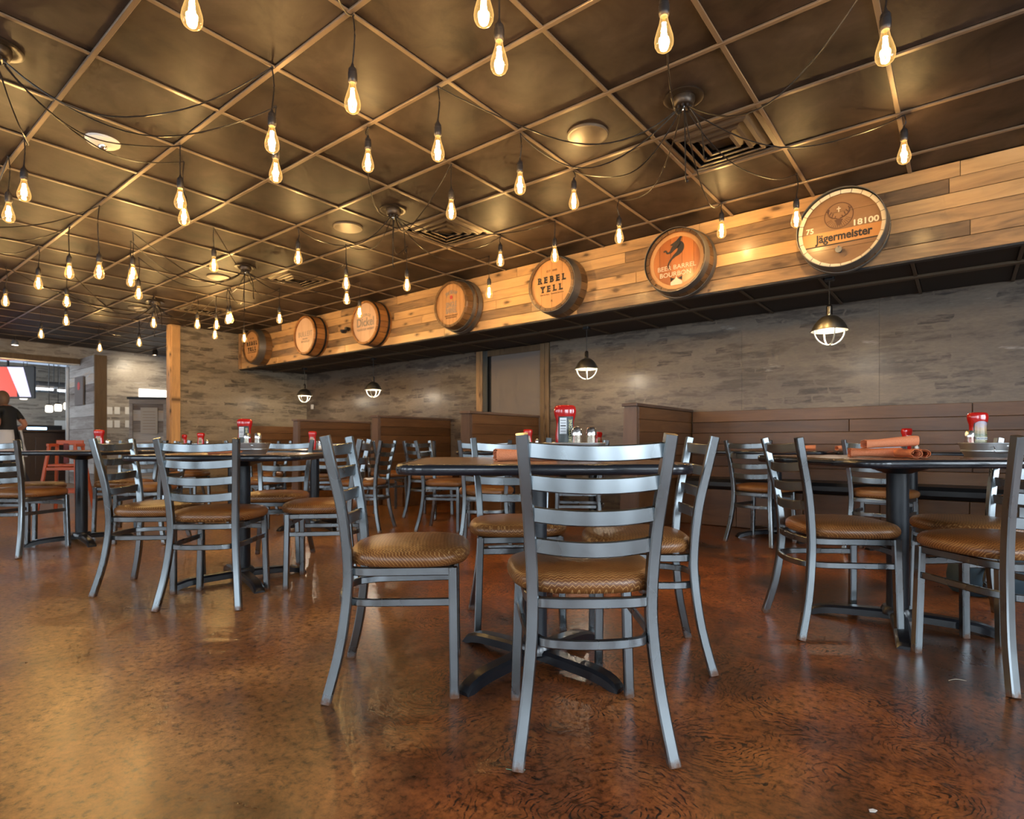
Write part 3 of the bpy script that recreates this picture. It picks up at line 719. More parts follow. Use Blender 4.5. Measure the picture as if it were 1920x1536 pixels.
# ================================================================= BARRELS
def clip_boards(r, n, gap):
    out = []; w = 2 * r / n
    for k in range(n):
        a, b = -r + w * k + gap / 2, -r + w * (k + 1) - gap / 2
        pts = []
        for q in range(9):
            x = a + (b - a) * q / 8; pts.append((x, math.sqrt(max(r * r - x * x, 0))))
        for q in range(9):
            x = b + (a - b) * q / 8; pts.append((x, -math.sqrt(max(r * r - x * x, 0))))
        out.append(pts)
    return out
def barrel(px, pz, label, head, stave, hoops, r0=0.298, r1=0.272, depth=0.21, rim=None, boards=4, hoopmat='hoop', rot90=False):
    t = thing('barrel_head', label, 'barrel', (px, BEAM_Y - 0.012, pz), 0.0, 'whiskey barrel ends on the plank bulkhead')
    ns = 24; tw = 2 * math.pi / ns
    def rad(y): s = y / depth; return r0 + (r1 - r0) * s ** 1.4
    for k in range(ns):
        a0, a1 = k * tw + 0.006, (k + 1) * tw - 0.006
        mb = MB(); n = 0; ys = [0, depth * 0.5, depth * 0.94, depth]; ring = []
        for y in ys:
            ro = rad(y) - (0.004 if y == depth else 0); ri = ro - 0.026
            for (rr, a) in ((ro, a0), (ro, (a0 + a1) / 2), (ro, a1), (ri, a1), (ri, a0)):
                mb.v.append((rr * math.cos(a), -y, rr * math.sin(a)))
        fs = []
        for i in range(len(ys) - 1):
            for q in range(5): fs.append((i * 5 + q, i * 5 + (q + 1) % 5, (i + 1) * 5 + (q + 1) % 5, (i + 1) * 5 + q))
        fs.append((0, 1, 2, 3, 4)); fs.append(tuple(15 + q for q in range(5)))
        mb.add_f(fs, 0)
        if rim:
            mb.mi = [0] * len(mb.f); mb.mi[-1] = 1
            mb.obj('stave', [M[stave], M[rim]], t)
        else: mb.obj('stave', M[stave], t)
    yh = depth - 0.022
    rb = rad(yh) - 0.024
    for pts in clip_boards(rb, boards, 0.002):
        mb = MB(); mb.prism([(z, x) if rot90 else (x, z) for x, z in pts], -yh, -yh + 0.02); mb.obj('head_board', M[head], t)
    for y0, y1, hm in hoops:
        mb = MB(); pr = [(rad(y0) + 0.0005, y0), (rad(y0) + 0.005, y0), (rad(y1) + 0.005, y1), (rad(y1) + 0.0005, y1)]
        n = len(mb.v); mb.lathe(pr, 48, axis='y', cap=False)
        mb.obj('hoop', M[hm], t, smooth=40)
    return t, -yh
H1 = [(0.135, 0.203, 'hoop'), (0.015, 0.06, 'hoop')]
BZ = 2.405
def flat_poly(name, polys, mat, parent, y, sc=1.0, ox=0, oz=0):
    for p in polys:
        mb = MB(); mb.prism([(ox + x * sc, oz + z * sc) for x, z in p], y - 0.0022, y); mb.obj(name, M[mat], parent)
def ring_poly(r, w, n=40, cx=0, cz=0):
    return None
def ring(parent, mat, r, w, y, ox=0, oz=0, name='ring'):
    mb = MB(); pts = [(ox + r * math.cos(2 * math.pi * k / 48), y, oz + r * math.sin(2 * math.pi * k / 48)) for k in range(48)]
    mb.sweep(pts, rect(w, 0.002, 0.0003), up=(0, 1, 0), closed=True); return mb.obj(name, M[mat], parent)

# 1 stag emblem barrel (largest, right)
t, y = barrel(-0.70, BZ - 0.02, 'largest cream-rimmed barrel end with stag emblem and number 18100, furthest right', 'head_brown', 'stave_dark', [(0.10, 0.195, 'hoop'), (0.015, 0.05, 'hoop')], 0.292, 0.284, 0.15, rim='cream', boards=4, rot90=True)
ring(t, 'ink_brown', 0.092, 0.006, y, -0.015, 0.105, 'emblem_ring')
stag = [[(-0.010, 0.035), (0.012, 0.035), (0.020, 0.060), (0.028, 0.075), (0.012, 0.078), (0.0, 0.083), (-0.014, 0.078), (-0.030, 0.075), (-0.020, 0.060)]]
flat_poly('emblem_head', stag, 'ink_brown', t, y, 1, -0.015, 0.0)
mb = MB()
for s in (-1, 1):
    pth = smooth_path([(-0.015 + s * 0.008, y, 0.083), (-0.015 + s * 0.045, y, 0.098), (-0.015 + s * 0.068, y, 0.125), (-0.015 + s * 0.062, y, 0.160)], 5)
    mb = MB(); mb.tube(pth, 0.0045, 5); mb.obj('antler', M['ink_brown'], t)
    for a, b in (((0.045, 0.098), (0.035, 0.125)), ((0.062, 0.115), (0.046, 0.140)), ((0.066, 0.13), (0.078, 0.150)), ((0.025, 0.090), (0.020, 0.105))):
        mb = MB(); mb.tube([(-0.015 + s * a[0], y, a[1]), (-0.015 + s * b[0], y, b[1])], 0.0032, 5); mb.obj('antler_tine', M['ink_brown'], t)
for k in range(14):
    a = math.radians(-60 + 300 * k / 13 * 0 + k * (120 / 6) - 30)
    aa = math.radians(205 + k * 10) if k < 7 else math.radians(-25 - (k - 7) * 10)
    mb = MB(); mb.tube([(-0.015 + 0.052 * math.cos(aa), y, 0.105 + 0.052 * math.sin(aa)), (-0.015 + 0.086 * math.cos(aa), y, 0.105 + 0.086 * math.sin(aa))], 0.0014, 4); mb.obj('emblem_ray', M['ink_brown'], t)
flat_poly('cross', [[(-0.003, 0.13), (0.003, 0.13), (0.003, 0.17), (-0.003, 0.17)], [(-0.013, 0.152), (0.013, 0.152), (0.013, 0.158), (-0.013, 0.158)]], 'ink_pale', t, y, 1, -0.015, 0.0)
add_text('18100', M['ink_pale'], t, (0.152, y, 0.030), 0.058, bold=0.0015, sx=1.15)
add_text('75', M['ink_pale'], t, (-0.205, y, 0.028), 0.054, bold=0.001)
mb = MB(); mb.bbox((0, y + 0.0005, -0.045), (0.505, 0.002, 0.095), 0.0005); mb.obj('painted_band', plain('orange painted band', (0.50, 0.22, 0.055), 0.45), t)
mb = MB(); mb.bbox((0, y - 0.0005, -0.097), (0.49, 0.003, 0.008), 0.0005); mb.obj('seam', M['ink'], t)
add_text('J\u00e4germeister', M['ink'], t, (0.015, y - 0.001, -0.052), 0.082, bold=0.0024, sx=0.86)
mb = MB(); mb.lathe([(0.0, 0.0), (0.016, 0.0), (0.016, 0.03), (0.022, 0.032), (0.022, 0.045), (0.0, 0.046)], 12, (-0.01, y, -0.155), axis='y', cap=False); mb.obj('spigot', M['hoop'], t, smooth=40)
mb = MB(); mb.tube([(-0.01, y - 0.035, -0.155), (-0.035, y - 0.04, -0.148)], 0.006, 8); mb.obj('spigot_handle', M['hoop'], t)
mb = MB(); mb.tube([(-0.01, y - 0.035, -0.155), (-0.01, y - 0.045, -0.130)], 0.006, 8); mb.obj('spigot_key', M['hoop'], t)

# 2 dragon barrel
t, y = barrel(-1.94, BZ - 0.01, 'reddish barrel end with a black dragon and bourbon lettering, pale inner rim', 'head_red', 'stave_dark', H1, 0.298, 0.275, 0.17, boards=5, rim='stave_dark')
mb = MB(); pts = [(0.226 * math.cos(2 * math.pi * k / 48), y, 0.226 * math.sin(2 * math.pi * k / 48)) for k in range(48)]
mb.sweep(pts, rect(0.034, 0.006, 0.001), up=(0, 1, 0), closed=True); mb.obj('pale_rim', M['head_tan'], t)
body = smooth_path([(-0.115, 0, 0.098), (-0.095, 0, 0.103), (-0.080, 0, 0.080), (-0.050, 0, 0.088), (-0.020, 0, 0.120), (0.022, 0, 0.140), (0.040, 0, 0.105), (0.020, 0, 0.070), (-0.020, 0, 0.045), (-0.060, 0, 0.005), (-0.075, 0, -0.035), (-0.060, 0, -0.062)], 5)
def ribbon(path, widths):
    n = len(path); lft, rgt = [], []
    for i, p in enumerate(path):
        a, b = path[max(i - 1, 0)], path[min(i + 1, n - 1)]; d = (b - a).normalized(); w = widths(i / (n - 1)); nx, nz = -d.z, d.x
        lft.append((p.x + nx * w, p.z + nz * w)); rgt.append((p.x - nx * w, p.z - nz * w))
    return lft, rgt
lft, rgt = ribbon(body, lambda s: 0.007 + 0.026 * max(0, 1 - abs(s - 0.5) / 0.28) if s < 0.8 else 0.007 * (1 - s) / 0.2 + 0.002)
mb = MB(); n0 = 0
for (a, b) in zip(lft, rgt):
    mb.v += [(a[0], y - 0.002, a[1]), (b[0], y - 0.002, b[1]), (a[0], y, a[1]), (b[0], y, b[1])]
for i in range(len(lft) - 1): mb.add_f([(4 * i, 4 * i + 1, 4 * i + 5, 4 * i + 4), (4 * i, 4 * i + 4, 4 * i + 6, 4 * i + 2), (4 * i + 1, 4 * i + 3, 4 * i + 7, 4 * i + 5)], 0)
mb.obj('dragon_body', M['ink'], t)
flat_poly('dragon_wing', [[(-0.058, 0.145), (0.000, 0.175), (0.055, 0.225), (0.043, 0.190), (0.036, 0.165), (0.026, 0.150), (0.010, 0.128), (-0.020, 0.132)]], 'ink', t, y)
add_text('BEER BARREL', M['ink_pale'], t, (0.0, y, -0.050), 0.056, bold=-0.0002, sx=1.05)
add_text('BOURBON', M['ink_pale'], t, (-0.01, y, -0.108), 0.056, sx=1.05)
flat_poly('house_emblem', [[(-0.052, -0.205), (0.052, -0.205), (0.052, -0.178), (0.030, -0.165), (0.010, -0.15), (0.0, -0.13), (-0.010, -0.15), (-0.030, -0.165), (-0.052, -0.178)]], 'ink_pale', t, y)
flat_poly('emblem_ground', [[(-0.05, -0.168), (-0.012, -0.148), (-0.05, -0.138)], [(0.05, -0.168), (0.012, -0.148), (0.05, -0.138)]], 'ink', t, y)

# 3 and 7 bold slab lettering barrels
def rebel(px, label, s=1.0):
    t, y = barrel(px, BZ, label, 'head_tan', 'stave_dark', [(0.105, 0.205, 'hoop')], 0.300, 0.270, 0.21)
    SER = {'R': ((-.62, -1), (.72, -1), (-.62, 1)), 'E': ((-.55, -1), (-.55, 1)), 'B': ((-.55, -1), (-.55, 1)), 'L': ((-.55, -1), (-.55, 1)), 'Y': ((0, -1), (-.75, 1), (.75, 1))}
    for word, z in (('REBEL', 0.052), ('YELL', -0.040)):
        n = len(word); pitch = 0.072
        for k, ch in enumerate(word):
            xc = (k - (n - 1) / 2) * pitch
            add_text(ch, M['ink'], t, (xc, y, z), 0.082, bold=0.0045, sx=0.98, name='letter_' + ch)
            mb = MB()
            for sx_, sz in SER[ch]: mb.box((xc + sx_ * 0.021, y - 0.001, z + sz * 0.0275), (0.030, 0.002, 0.008))
            o = mb.obj('letter_serif', M['ink'], t)
    add_text('EST. 1849', M['ink_brown'], t, (0, y, 0.135), 0.028, sx=1.1)
    add_text('Stave by Stave   Kentucky Bourbon', M['ink_brown'], t, (0, y, -0.095), 0.020)
    add_text('R', M['ink'], t, (0, y, -0.165), 0.035)
    return t
rebel(-3.21, 'barrel end with bold black lettering and wide grey hoop, left of the dragon barrel')
rebel(-9.14, 'leftmost barrel end with bold black lettering, beside the far end wall')

# 4 single barrel
t, y = barrel(-4.58, BZ, 'barrel end with grey narrow capital lettering and red seal, crossed by a drooping cord', 'head_tan', 'stave_dark', [(0.02, 0.075, 'hoop'), (0.105, 0.145, 'hoop')], 0.305, 0.262, 0.23, boards=9)
add_text('JIM BEAM', M['ink_grey'], t, (0, y, 0.135), 0.058, bold=0.001, arc=0.16, sx=0.75)
mb = MB(); mb.lathe([(0.0, 0.0), (0.022, 0.0), (0.022, 0.003), (0, 0.003)], 16, (0, y, 0.082), axis='y', cap=False); mb.obj('seal', M['red'], t)
add_text('SINGLE', M['ink_grey'], t, (0, y, 0.0), 0.085, bold=0.0012, sx=0.62)
add_text('BARREL', M['ink_grey'], t, (0, y, -0.068), 0.085, bold=0.0012, sx=0.60)
add_text('KENTUCKY STRAIGHT', M['ink_brown'], t, (0, y, -0.125), 0.020)
add_text('BOURBON WHISKEY', M['ink_brown'], t, (0, y, -0.148), 0.018)

# 5 and 6
t, y = barrel(-6.16, BZ, 'pale barrel end with large dark blackletter name and two black hoops', 'head_pale', 'stave', [(0.185, 0.207, 'hoopblack'), (0.03, 0.06, 'hoopblack')], 0.296, 0.286, 0.22, boards=3)
add_text('GEORGE', M['ink_grey'], t, (0, y, 0.105), 0.052, arc=0.22, space=1.2)
add_text('Dickel', M['ink_grey'], t, (0, y, 0.01), 0.155, bold=0.003, sx=0.92)
add_text('TENNESSEE WHISKY', M['ink_grey'], t, (0, y, -0.085), 0.040)
t, y = barrel(-7.57, BZ, 'palest barrel end with thin spaced lettering and two black hoops', 'head_pale', 'stave', [(0.185, 0.207, 'hoopblack'), (0.03, 0.06, 'hoopblack')], 0.296, 0.282, 0.22, boards=3)
add_text('BULLEIT', M['ink_grey'], t, (0, y, 0.02), 0.105, sx=0.85, space=1.15)
add_text('FRONTIER', M['ink_grey'], t, (0, y, -0.05), 0.028)
add_text('WHISKEY', M['ink_grey'], t, (0, y, -0.09), 0.045, space=1.2)

# small dark dome camera on the bulkhead
cp = at_y(652, 620, BEAM_Y - 0.03)
t = thing('security_camera', 'small black camera on the plank bulkhead beside the blackletter barrel', 'camera', (cp.x, BEAM_Y - 0.012, cp.z))
mb = MB(); mb.bbox((0, -0.03, 0.02), (0.05, 0.06, 0.05), 0.008); mb.obj('bracket', M['black'], t)
mb = MB(); mb.lathe([(0.0, -0.045), (0.03, -0.04), (0.045, -0.02), (0.05, 0.0), (0.0, 0.002)], 16, (-0.02, -0.07, 0.0), cap=False); mb.obj('dome', M['blackgloss'], t, smooth=40)

# ================================================================= CEILING FITTINGS
def node(i, j): return (GX + T * i, GY + T * j)
# supply air grilles
def vent(i, j, label):
    t = thing('air_vent', label, 'vent', (GX + T * (i + .5), GY + T * (j + .5), CEIL), 0, 'square ceiling air vents')
    def sq(a0, z0, a1, z1, name, th=0.004):
        mb = MB(); n = 0
        for a, z in ((a0, z0), (a1, z1), (a1 - 0.002, z1 + th), (a0 - 0.002, z0 + th)):
            for sx, sy in ((-1, -1), (1, -1), (1, 1), (-1, 1)): mb.v.append((sx * a, sy * a, z))
        for r in range(4):
            q = (r + 1) % 4
            for k in range(4): mb.add_f([(r * 4 + k, r * 4 + (k + 1) % 4, q * 4 + (k + 1) % 4, q * 4 + k)], 0)
        mb.obj(name, M['vent'], t)
    mb = MB(); mb.box((0, 0, 0.035), (0.56, 0.56, 0.01)); mb.obj('plenum', M['black'], t)
    sq(0.298, 0.0, 0.262, -0.004, 'frame', 0.010)
    sq(0.205, -0.010, 0.255, 0.028, 'louver'); sq(0.218, -0.010, 0.196, -0.014, 'louver_lip')
    sq(0.145, -0.012, 0.195, 0.026, 'louver'); sq(0.158, -0.012, 0.137, -0.016, 'louver_lip')
    sq(0.085, -0.014, 0.135, 0.024, 'louver'); sq(0.098, -0.014, 0.078, -0.018, 'louver_lip')
    mb = MB(); mb.box((0, 0, 0.012), (0.15, 0.15, 0.004)); mb.obj('centre_plate', M['vent'], t)
vent(1, 3, 'square air vent directly right of the nearest cord canopy')
vent(-3, 3, 'square air vent above the single-barrel lettering, beside the middle cord canopy')
vent(-7, 3, 'square air vent above the leftmost barrels')
vent(-11, 3, 'furthest square air vent, near the end wall post')
for (i, j), lb in zip([(0, 2), (-4, 2), (-8, 2), (-12, 2)], ['nearest round brown ceiling speaker, left of the nearest air vent', 'second round brown ceiling speaker, left of the middle cord canopy', 'third round brown ceiling speaker towards the end wall', 'furthest round brown ceiling speaker by the bar opening']):
    t = thing('ceiling_speaker', lb, 'speaker', (GX + T * (i + .5), GY + T * (j + .5), CEIL), 0, 'round ceiling speakers')
    mb = MB(); mb.lathe([(0.0, -0.012), (0.10, -0.012), (0.112, -0.010)], 32, cap=False); mb.obj('grille', M['speaker'], t, smooth=30)
    mb = MB(); mb.lathe([(0.112, -0.010), (0.122, -0.010), (0.126, -0.004), (0.126, 0.004)], 32, cap=False); mb.obj('rim', M['speaker'], t, smooth=30)
p = at_z(195, 264, CEIL)
t = thing('fire_strobe', 'white oval fire alarm strobe on the ceiling', 'alarm', (GX + T * -3.5, GY - T * 0.5, CEIL))
mb = MB(); mb.lathe([(0.0, -0.030), (0.045, -0.029), (0.075, -0.022), (0.092, -0.008), (0.094, 0.004)], 32, cap=False); mb.obj('housing', M['white'], t, smooth=40)
mb = MB(); mb.lathe([(0.0, -0.052), (0.016, -0.050), (0.024, -0.040), (0.026, -0.028)], 16, cap=False); mb.obj('strobe_lens', M['chrome'], t, smooth=40)

# cord canopies
CAN = [(1, 2), (-3, 2), (-7, 2), (-11, 2), (-3, -2), (1, -2), (-7, -2)]
CANL = ['nearest round cord canopy, left of the nearest air vent', 'round cord canopy in the middle of the ceiling', 'round cord canopy above the leftmost barrels', 'furthest round cord canopy near the end wall', 'round cord canopy cut by the left edge of the picture', 'round cord canopy above the camera', 'round cord canopy above the far left tables']
canopies = []
for (i, j), lb in zip(CAN, CANL):
    x, y = GX + T * (i + .5), GY + T * (j + .5)
    t = thing('cord_canopy', lb, 'light fixture', (x, y, CEIL), 0, 'cord canopies')
    mb = MB(); mb.lathe([(0.0, 0.0), (0.105, 0.002), (0.107, -0.006), (0.095, -0.010), (0.075, -0.006), (0.062, -0.004)], 36, cap=False); mb.obj('trim_ring', M['canopy'], t, smooth=40)
    mb = MB(); mb.lathe([(0.060, 0.0), (0.060, -0.022), (0.052, -0.045), (0.046, -0.050), (0.0, -0.050)], 28, cap=False); mb.obj('hub', M['canopy'], t, smooth=40)
    mb = MB(); mb.lathe([(0.010, -0.050), (0.010, -0.068), (0.006, -0.074), (0.0, -0.075)], 12, cap=False); mb.obj('finial', M['chrome'], t, smooth=40)
    for k in range(8):
        a = 2 * math.pi * (k + .3) / 8
        mb = MB(); mb.lathe([(0.007, -0.048), (0.007, -0.066), (0.0, -0.066)], 8, (0.034 * math.cos(a), 0.034 * math.sin(a), 0), cap=False); mb.obj('cord_grip', M['socket'], t)
    canopies.append((Vector((x, y, CEIL)), t, [0]))

# ------------------------------------------------------------- filament bulbs
def make_bulb_meshes():
    sock = MB().lathe([(0.004, 0.085), (0.008, 0.070), (0.016, 0.060), (0.0185, 0.054), (0.0185, 0.040), (0.0205, 0.038), (0.0205, 0.012), (0.0185, 0.0), (0.014, -0.004)], 16, cap=True).mesh('socket', M['socket'], 40)
    prof = [(0.0135, 0.0), (0.0145, -0.012), (0.018, -0.030), (0.0260, -0.055), (0.0330, -0.080), (0.0355, -0.096), (0.0340, -0.112), (0.0275, -0.125), (0.017, -0.133), (0.006, -0.137), (0.0, -0.1375)]
    glass = MB().lathe(prof, 20, cap=False).mesh('bulb_glass', M['bulb'], 80)
    fil = MB()
    for k in range(4):
        a = math.pi / 4 + k * math.pi / 2
        fil.tube([(0.006 * math.cos(a), 0.006 * math.sin(a), -0.030), (0.0125 * math.cos(a), 0.0125 * math.sin(a), -0.098)], 0.0022, 5)
    fil.lathe([(0.0, -0.026), (0.009, -0.029), (0.0, -0.031)], 8, cap=False)
    filament = fil.mesh('filament', M['filament'])
    stem = MB().lathe([(0.006, -0.002), (0.005, -0.020), (0.003, -0.030), (0.003, -0.085), (0.0, -0.087)], 8, cap=False).mesh('stem', M['bulb'])
    return sock, glass, filament, stem
BM = make_bulb_meshes()
bulb_light = bpy.data.lights.new('bulb_light', 'POINT'); bulb_light.energy = BULB_W; bulb_light.color = (1.0, 0.70, 0.38); bulb_light.shadow_soft_size = 0.02
B = [  # u, v of the hook at the ceiling, v of the bulb's lowest point, own label
 (360, None, 55, 'top left filament bulb, cut by the upper edge left of the other near bulbs'), (661, 22, 213, 'orange-glowing large filament bulb hanging left of the picture centre'), (510, 122, 287, 'upper of two stacked filament bulbs left of the orange-glowing bulb'), (517, None, 343, 'lower of two stacked filament bulbs left of the orange-glowing bulb'), (690, 235, 323, 'filament bulb just right of and below the orange-glowing bulb'), (821, 158, 303, 'filament bulb on a long cord halfway between orange-glowing bulb and nearest speaker'),
 (907, None, 50, 'topmost filament bulb cut by the upper edge at the picture centre'), (936, None, 140, 'large filament bulb just below the topmost centre bulb'), (1245, None, 98, 'large filament bulb above the nearest cord canopy'), (1660, None, 122, 'large filament bulb at the top right of the picture'), (1695, 212, 308, 'filament bulb hanging above the stag barrel at right'),
 (975, 247, 365, 'filament bulb hanging left of and below the nearest ceiling speaker'), (1076, 318, 393, 'filament bulb hanging directly below the nearest ceiling speaker'), (846, 305, 412, 'filament bulb hanging in front of the middle air vent'), (1161, 372, 457, 'filament bulb hanging just left of the dragon barrel'), (938, 442, 500, 'filament bulb above the planks left of the wide grey-hooped barrel'), (1040, 412, 492, 'filament bulb overlapping the top of the wide grey-hooped barrel'),
 (1353, 378, 447, 'filament bulb hanging between the dragon and stag barrels'), (1493, 323, 427, 'filament bulb just left of the stag barrel rim'), (338, 270, 393, 'upper of two close filament bulbs right of and below the fire strobe'), (345, None, 423, 'lower of two close filament bulbs right of and below the fire strobe'), (45, 253, 378, 'right of two filament bulbs below the canopy at the left edge'), (16, 290, 418, 'left of two filament bulbs below the canopy at the left edge'),
 (130, 423, 523, 'left of two level filament bulbs on long cords over the left tables'), (186, 383, 524, 'right of two level filament bulbs on long cords over the left tables'), (249, None, 525, 'upper bulb of the touching pair over the left tables'), (245, None, 538, 'lower bulb of the touching pair over the left tables'), (401, 425, 510, 'filament bulb just left of the third cord canopy'), (559, 425, 496, 'filament bulb just right of the air vent above the leftmost barrels'), (72, 457, 543, 'filament bulb over the far left table, left of the two level bulbs'), (10, None, 575, 'far filament bulb cut close to the left picture edge'),
 (125, None, 576, 'upper of two stacked far filament bulbs at left'), (124, None, 611, 'lower of two stacked far filament bulbs at left'), (260, None, 562, 'small filament bulb just below the touching pair'), (77, None, 635, 'far filament bulb hanging above the bar opening header'), (187, None, 660, 'far filament bulb just above the partition top'), (288, None, 615, 'far filament bulb beside the wooden wall post'), (261, None, 650, 'lowest far filament bulb before the papered wall'), (370, None, 617, 'far filament bulb nearest the wall post, on its right'), (403, None, 636, 'lowest bulb of the cluster before the end wall'),
 (406, None, 618, 'second lowest bulb of the cluster before the end wall'), (427, None, 608, 'left bulb of the touching pair before the end wall'), (432, None, 606, 'right bulb of the touching pair before the end wall'), (458, None, 642, 'furthest filament bulb in front of the leftmost barrel'), (524, None, 607, 'filament bulb between the two leftmost barrels'), (649, None, 543, 'upper of two stacked filament bulbs left of the blackletter barrel top'), (650, None, 571, 'lower of two stacked filament bulbs left of the blackletter barrel top'), (674, None, 596, 'filament bulb touching the blackletter barrel rim'), (763, None, 546, 'filament bulb above the planks right of the blackletter barrel'), (917, None, 560, 'filament bulb before the planks right of the red-sealed barrel')]
HC = CEIL - CAM_H
for (u, av, bv, lb) in B:
    if av is None:
        dep = (HC - 0.44) * FPX / (CY - bv); av = CY - HC * FPX / dep
    p = at_z(u, av, CEIL)
    p.y = min(p.y, BEAM_Y - 0.26)
    dep = Vector((p.x, p.y, 0)).dot(_F)
    zb = CAM_H + (CY - bv) * dep / FPX
    drop = CEIL - zb - 0.1375
    t = thing('filament_bulb', lb or 'amber teardrop filament bulb hanging on a black cord from the ceiling grid', 'light bulb', (p.x, p.y, CEIL), random.uniform(0, 6), 'hanging filament bulbs')
    for nm, me in zip(('socket', 'bulb_glass', 'filament', 'stem'), BM): inst(nm, me, t, (0, 0, -drop))
    mb = MB(); s = random.uniform(-0.012, 0.012)
    mb.tube(smooth_path([(0, 0, -0.010), (s, s, -drop * 0.35), (0, 0, -drop + 0.080)], 5), 0.0036, 6); mb.obj('cord', M['cord'], t, smooth=60)
    mb = MB(); mb.tube([(0.006 * math.cos(k), 0.006 * math.sin(k), -0.008 - 0.010 * math.sin(k / 2)) for k in [q * 0.8 for q in range(8)]], 0.003, 5); mb.obj('hook', M['socket'], t)
    lo = bpy.data.objects.new('bulb_light', bulb_light); COL.objects.link(lo); lo.parent = t; lo.location = (0, 0, -drop - 0.070)
    # swag cord back to the nearest canopy, a part of that canopy
    c, ct, cnt = min(canopies, key=lambda q: (q[0] - p).length + 0.06 * q[2][0])
    cnt[0] += 1
    a = Vector(((p.x - c.x), (p.y - c.y), 0)); dist = a.length
    st = a.normalized() * 0.034 + Vector((0, 0, -0.062)) if dist > 0.05 else Vector((0.03, 0, -0.062))
    sag = min(0.10 + 0.16 * random.random() + 0.05 * dist, 0.42)
    jit = Vector((random.uniform(-.08, .08), random.uniform(-.08, .08), 0))
    end = Vector((p.x - c.x, p.y - c.y, -0.012))
    pts = []
    for k in range(19):
        s = k / 18
        q = st.lerp(end, s) + jit * math.sin(math.pi * s)
        q.z -= sag * 4 * s * (1 - s) * (1 - 0.35 * s) + 0.03 * math.sin(9 * s + p.x * 7) * s * (1 - s)
        pts.append(q)
    mb = MB(); mb.tube(pts, 0.0036, 6); mb.obj('swag_cord', M['cord'], ct, smooth=60)
# two loose cord ends hanging from the canopies
for c, ct, cnt in canopies[:4]:
    for (dx, dy, dz) in ((0.02, -0.02, -0.46), (0.10, 0.04, -0.34)):
        mb = MB(); mb.tube(smooth_path([(dx * 0.3, dy * 0.3, -0.06), (dx * 0.8, dy, dz * 0.5), (dx, dy, dz), (dx + 0.015, dy, dz - 0.01)], 6), 0.0036, 6); mb.obj('swag_cord', M['cord'], ct, smooth=60)

# ------------------------------------------------------------- caged booth pendants
def pendant(x, y, zrim, label, top=SOFF_Z):
    t = thing('cage_pendant', label, 'pendant lamp', (x, y, top), 0, 'caged dome pendants')
    dz = zrim - top
    mb = MB(); mb.bbox((0, 0, -0.025), (0.07, 0.07, 0.05), 0.008); mb.obj('ceiling_cup', M['black'], t)
    mb = MB(); mb.tube([(0, 0, -0.04), (0, 0, dz + 0.19)], 0.004, 6); mb.obj('cord', M['cord'], t)
    mb = MB(); mb.lathe([(0.006, dz + 0.205), (0.018, dz + 0.195), (0.022, dz + 0.185), (0.022, dz + 0.125), (0.026, dz + 0.115)], 20, cap=False); mb.obj('neck', M['chrome'], t, smooth=40)
    mb = MB(); mb.lathe([(0.024, dz + 0.120), (0.060, dz + 0.105), (0.095, dz + 0.070), (0.118, dz + 0.030), (0.130, dz), (0.138, dz - 0.002), (0.128, dz - 0.004), (0.115, dz + 0.026), (0.092, dz + 0.064), (0.058, dz + 0.098), (0.0, dz + 0.108)], 36, cap=False); mb.obj('dome_shade', M['shade_out'], t, smooth=50)
    for a in (0, math.pi / 2):
        mb = MB(); mb.tube([(0.112 * math.cos(q) * math.cos(a + 0.5), 0.112 * math.cos(q) * math.sin(a + 0.5), dz - 0.115 * math.sin(q)) for q in [math.pi * k / 20 for k in range(21)]], 0.0055, 8); mb.obj('cage_wire', M['cage'], t, smooth=60)
    mb = MB(); mb.lathe([(0.0, dz + 0.015), (0.018, dz + 0.018), (0.03, dz + 0.035), (0.028, dz + 0.055), (0.014, dz + 0.075), (0.012, dz + 0.10)], 16, cap=False); mb.obj('lamp', M['led'], t, smooth=60)
    ld = bpy.data.lights.new('pendant_light', 'POINT'); ld.energy = 11; ld.color = (1.0, 0.84, 0.64); ld.shadow_soft_size = 0.03
    lo = bpy.data.objects.new('pendant_light', ld); COL.objects.link(lo); lo.parent = t; lo.location = (0, 0, dz + 0.0)
def pend_px(u, vrim, y):
    p = at_y(u, vrim, y); return p.x, y, p.z
x, y, z = pend_px(1555, 620, 5.06); pendant(x, y, z, 'largest caged dome pendant, hanging below the stag barrel')
x, y, z = pend_px(1100, 692, 5.55); pendant(x, y, z, 'caged dome pendant right of the taupe door')
x, y, z = pend_px(700, 731, 5.55); pendant(x, y, z, 'caged dome pendant left of the taupe door, second from the end wall')
x, y, z = pend_px(571, 742, 5.55); pendant(x, y, z, 'caged dome pendant nearest the far end wall')
p = at_x(28, 637, BAR_X + 0.5)
t = thing('spotlight', 'small lit spotlight on the ceiling by the bar opening', 'spotlight', (p.x, p.y, CEIL))
mb = MB(); mb.tube([(0, 0, 0), (0, 0, -0.08)], 0.012, 8); mb.obj('stem', M['canopy'], t)
mb = MB(); mb.lathe([(0.03, 0.03), (0.05, 0.0), (0.052, -0.06)], 16, (0, 0, -0.10), cap=False); mb.obj('housing', M['duct'], t, smooth=40)
mb = MB(); mb.lathe([(0.0, 0.0), (0.048, 0.0)], 16, (0, 0, -0.155), cap=False); mb.obj('lamp_face', M['led'], t)

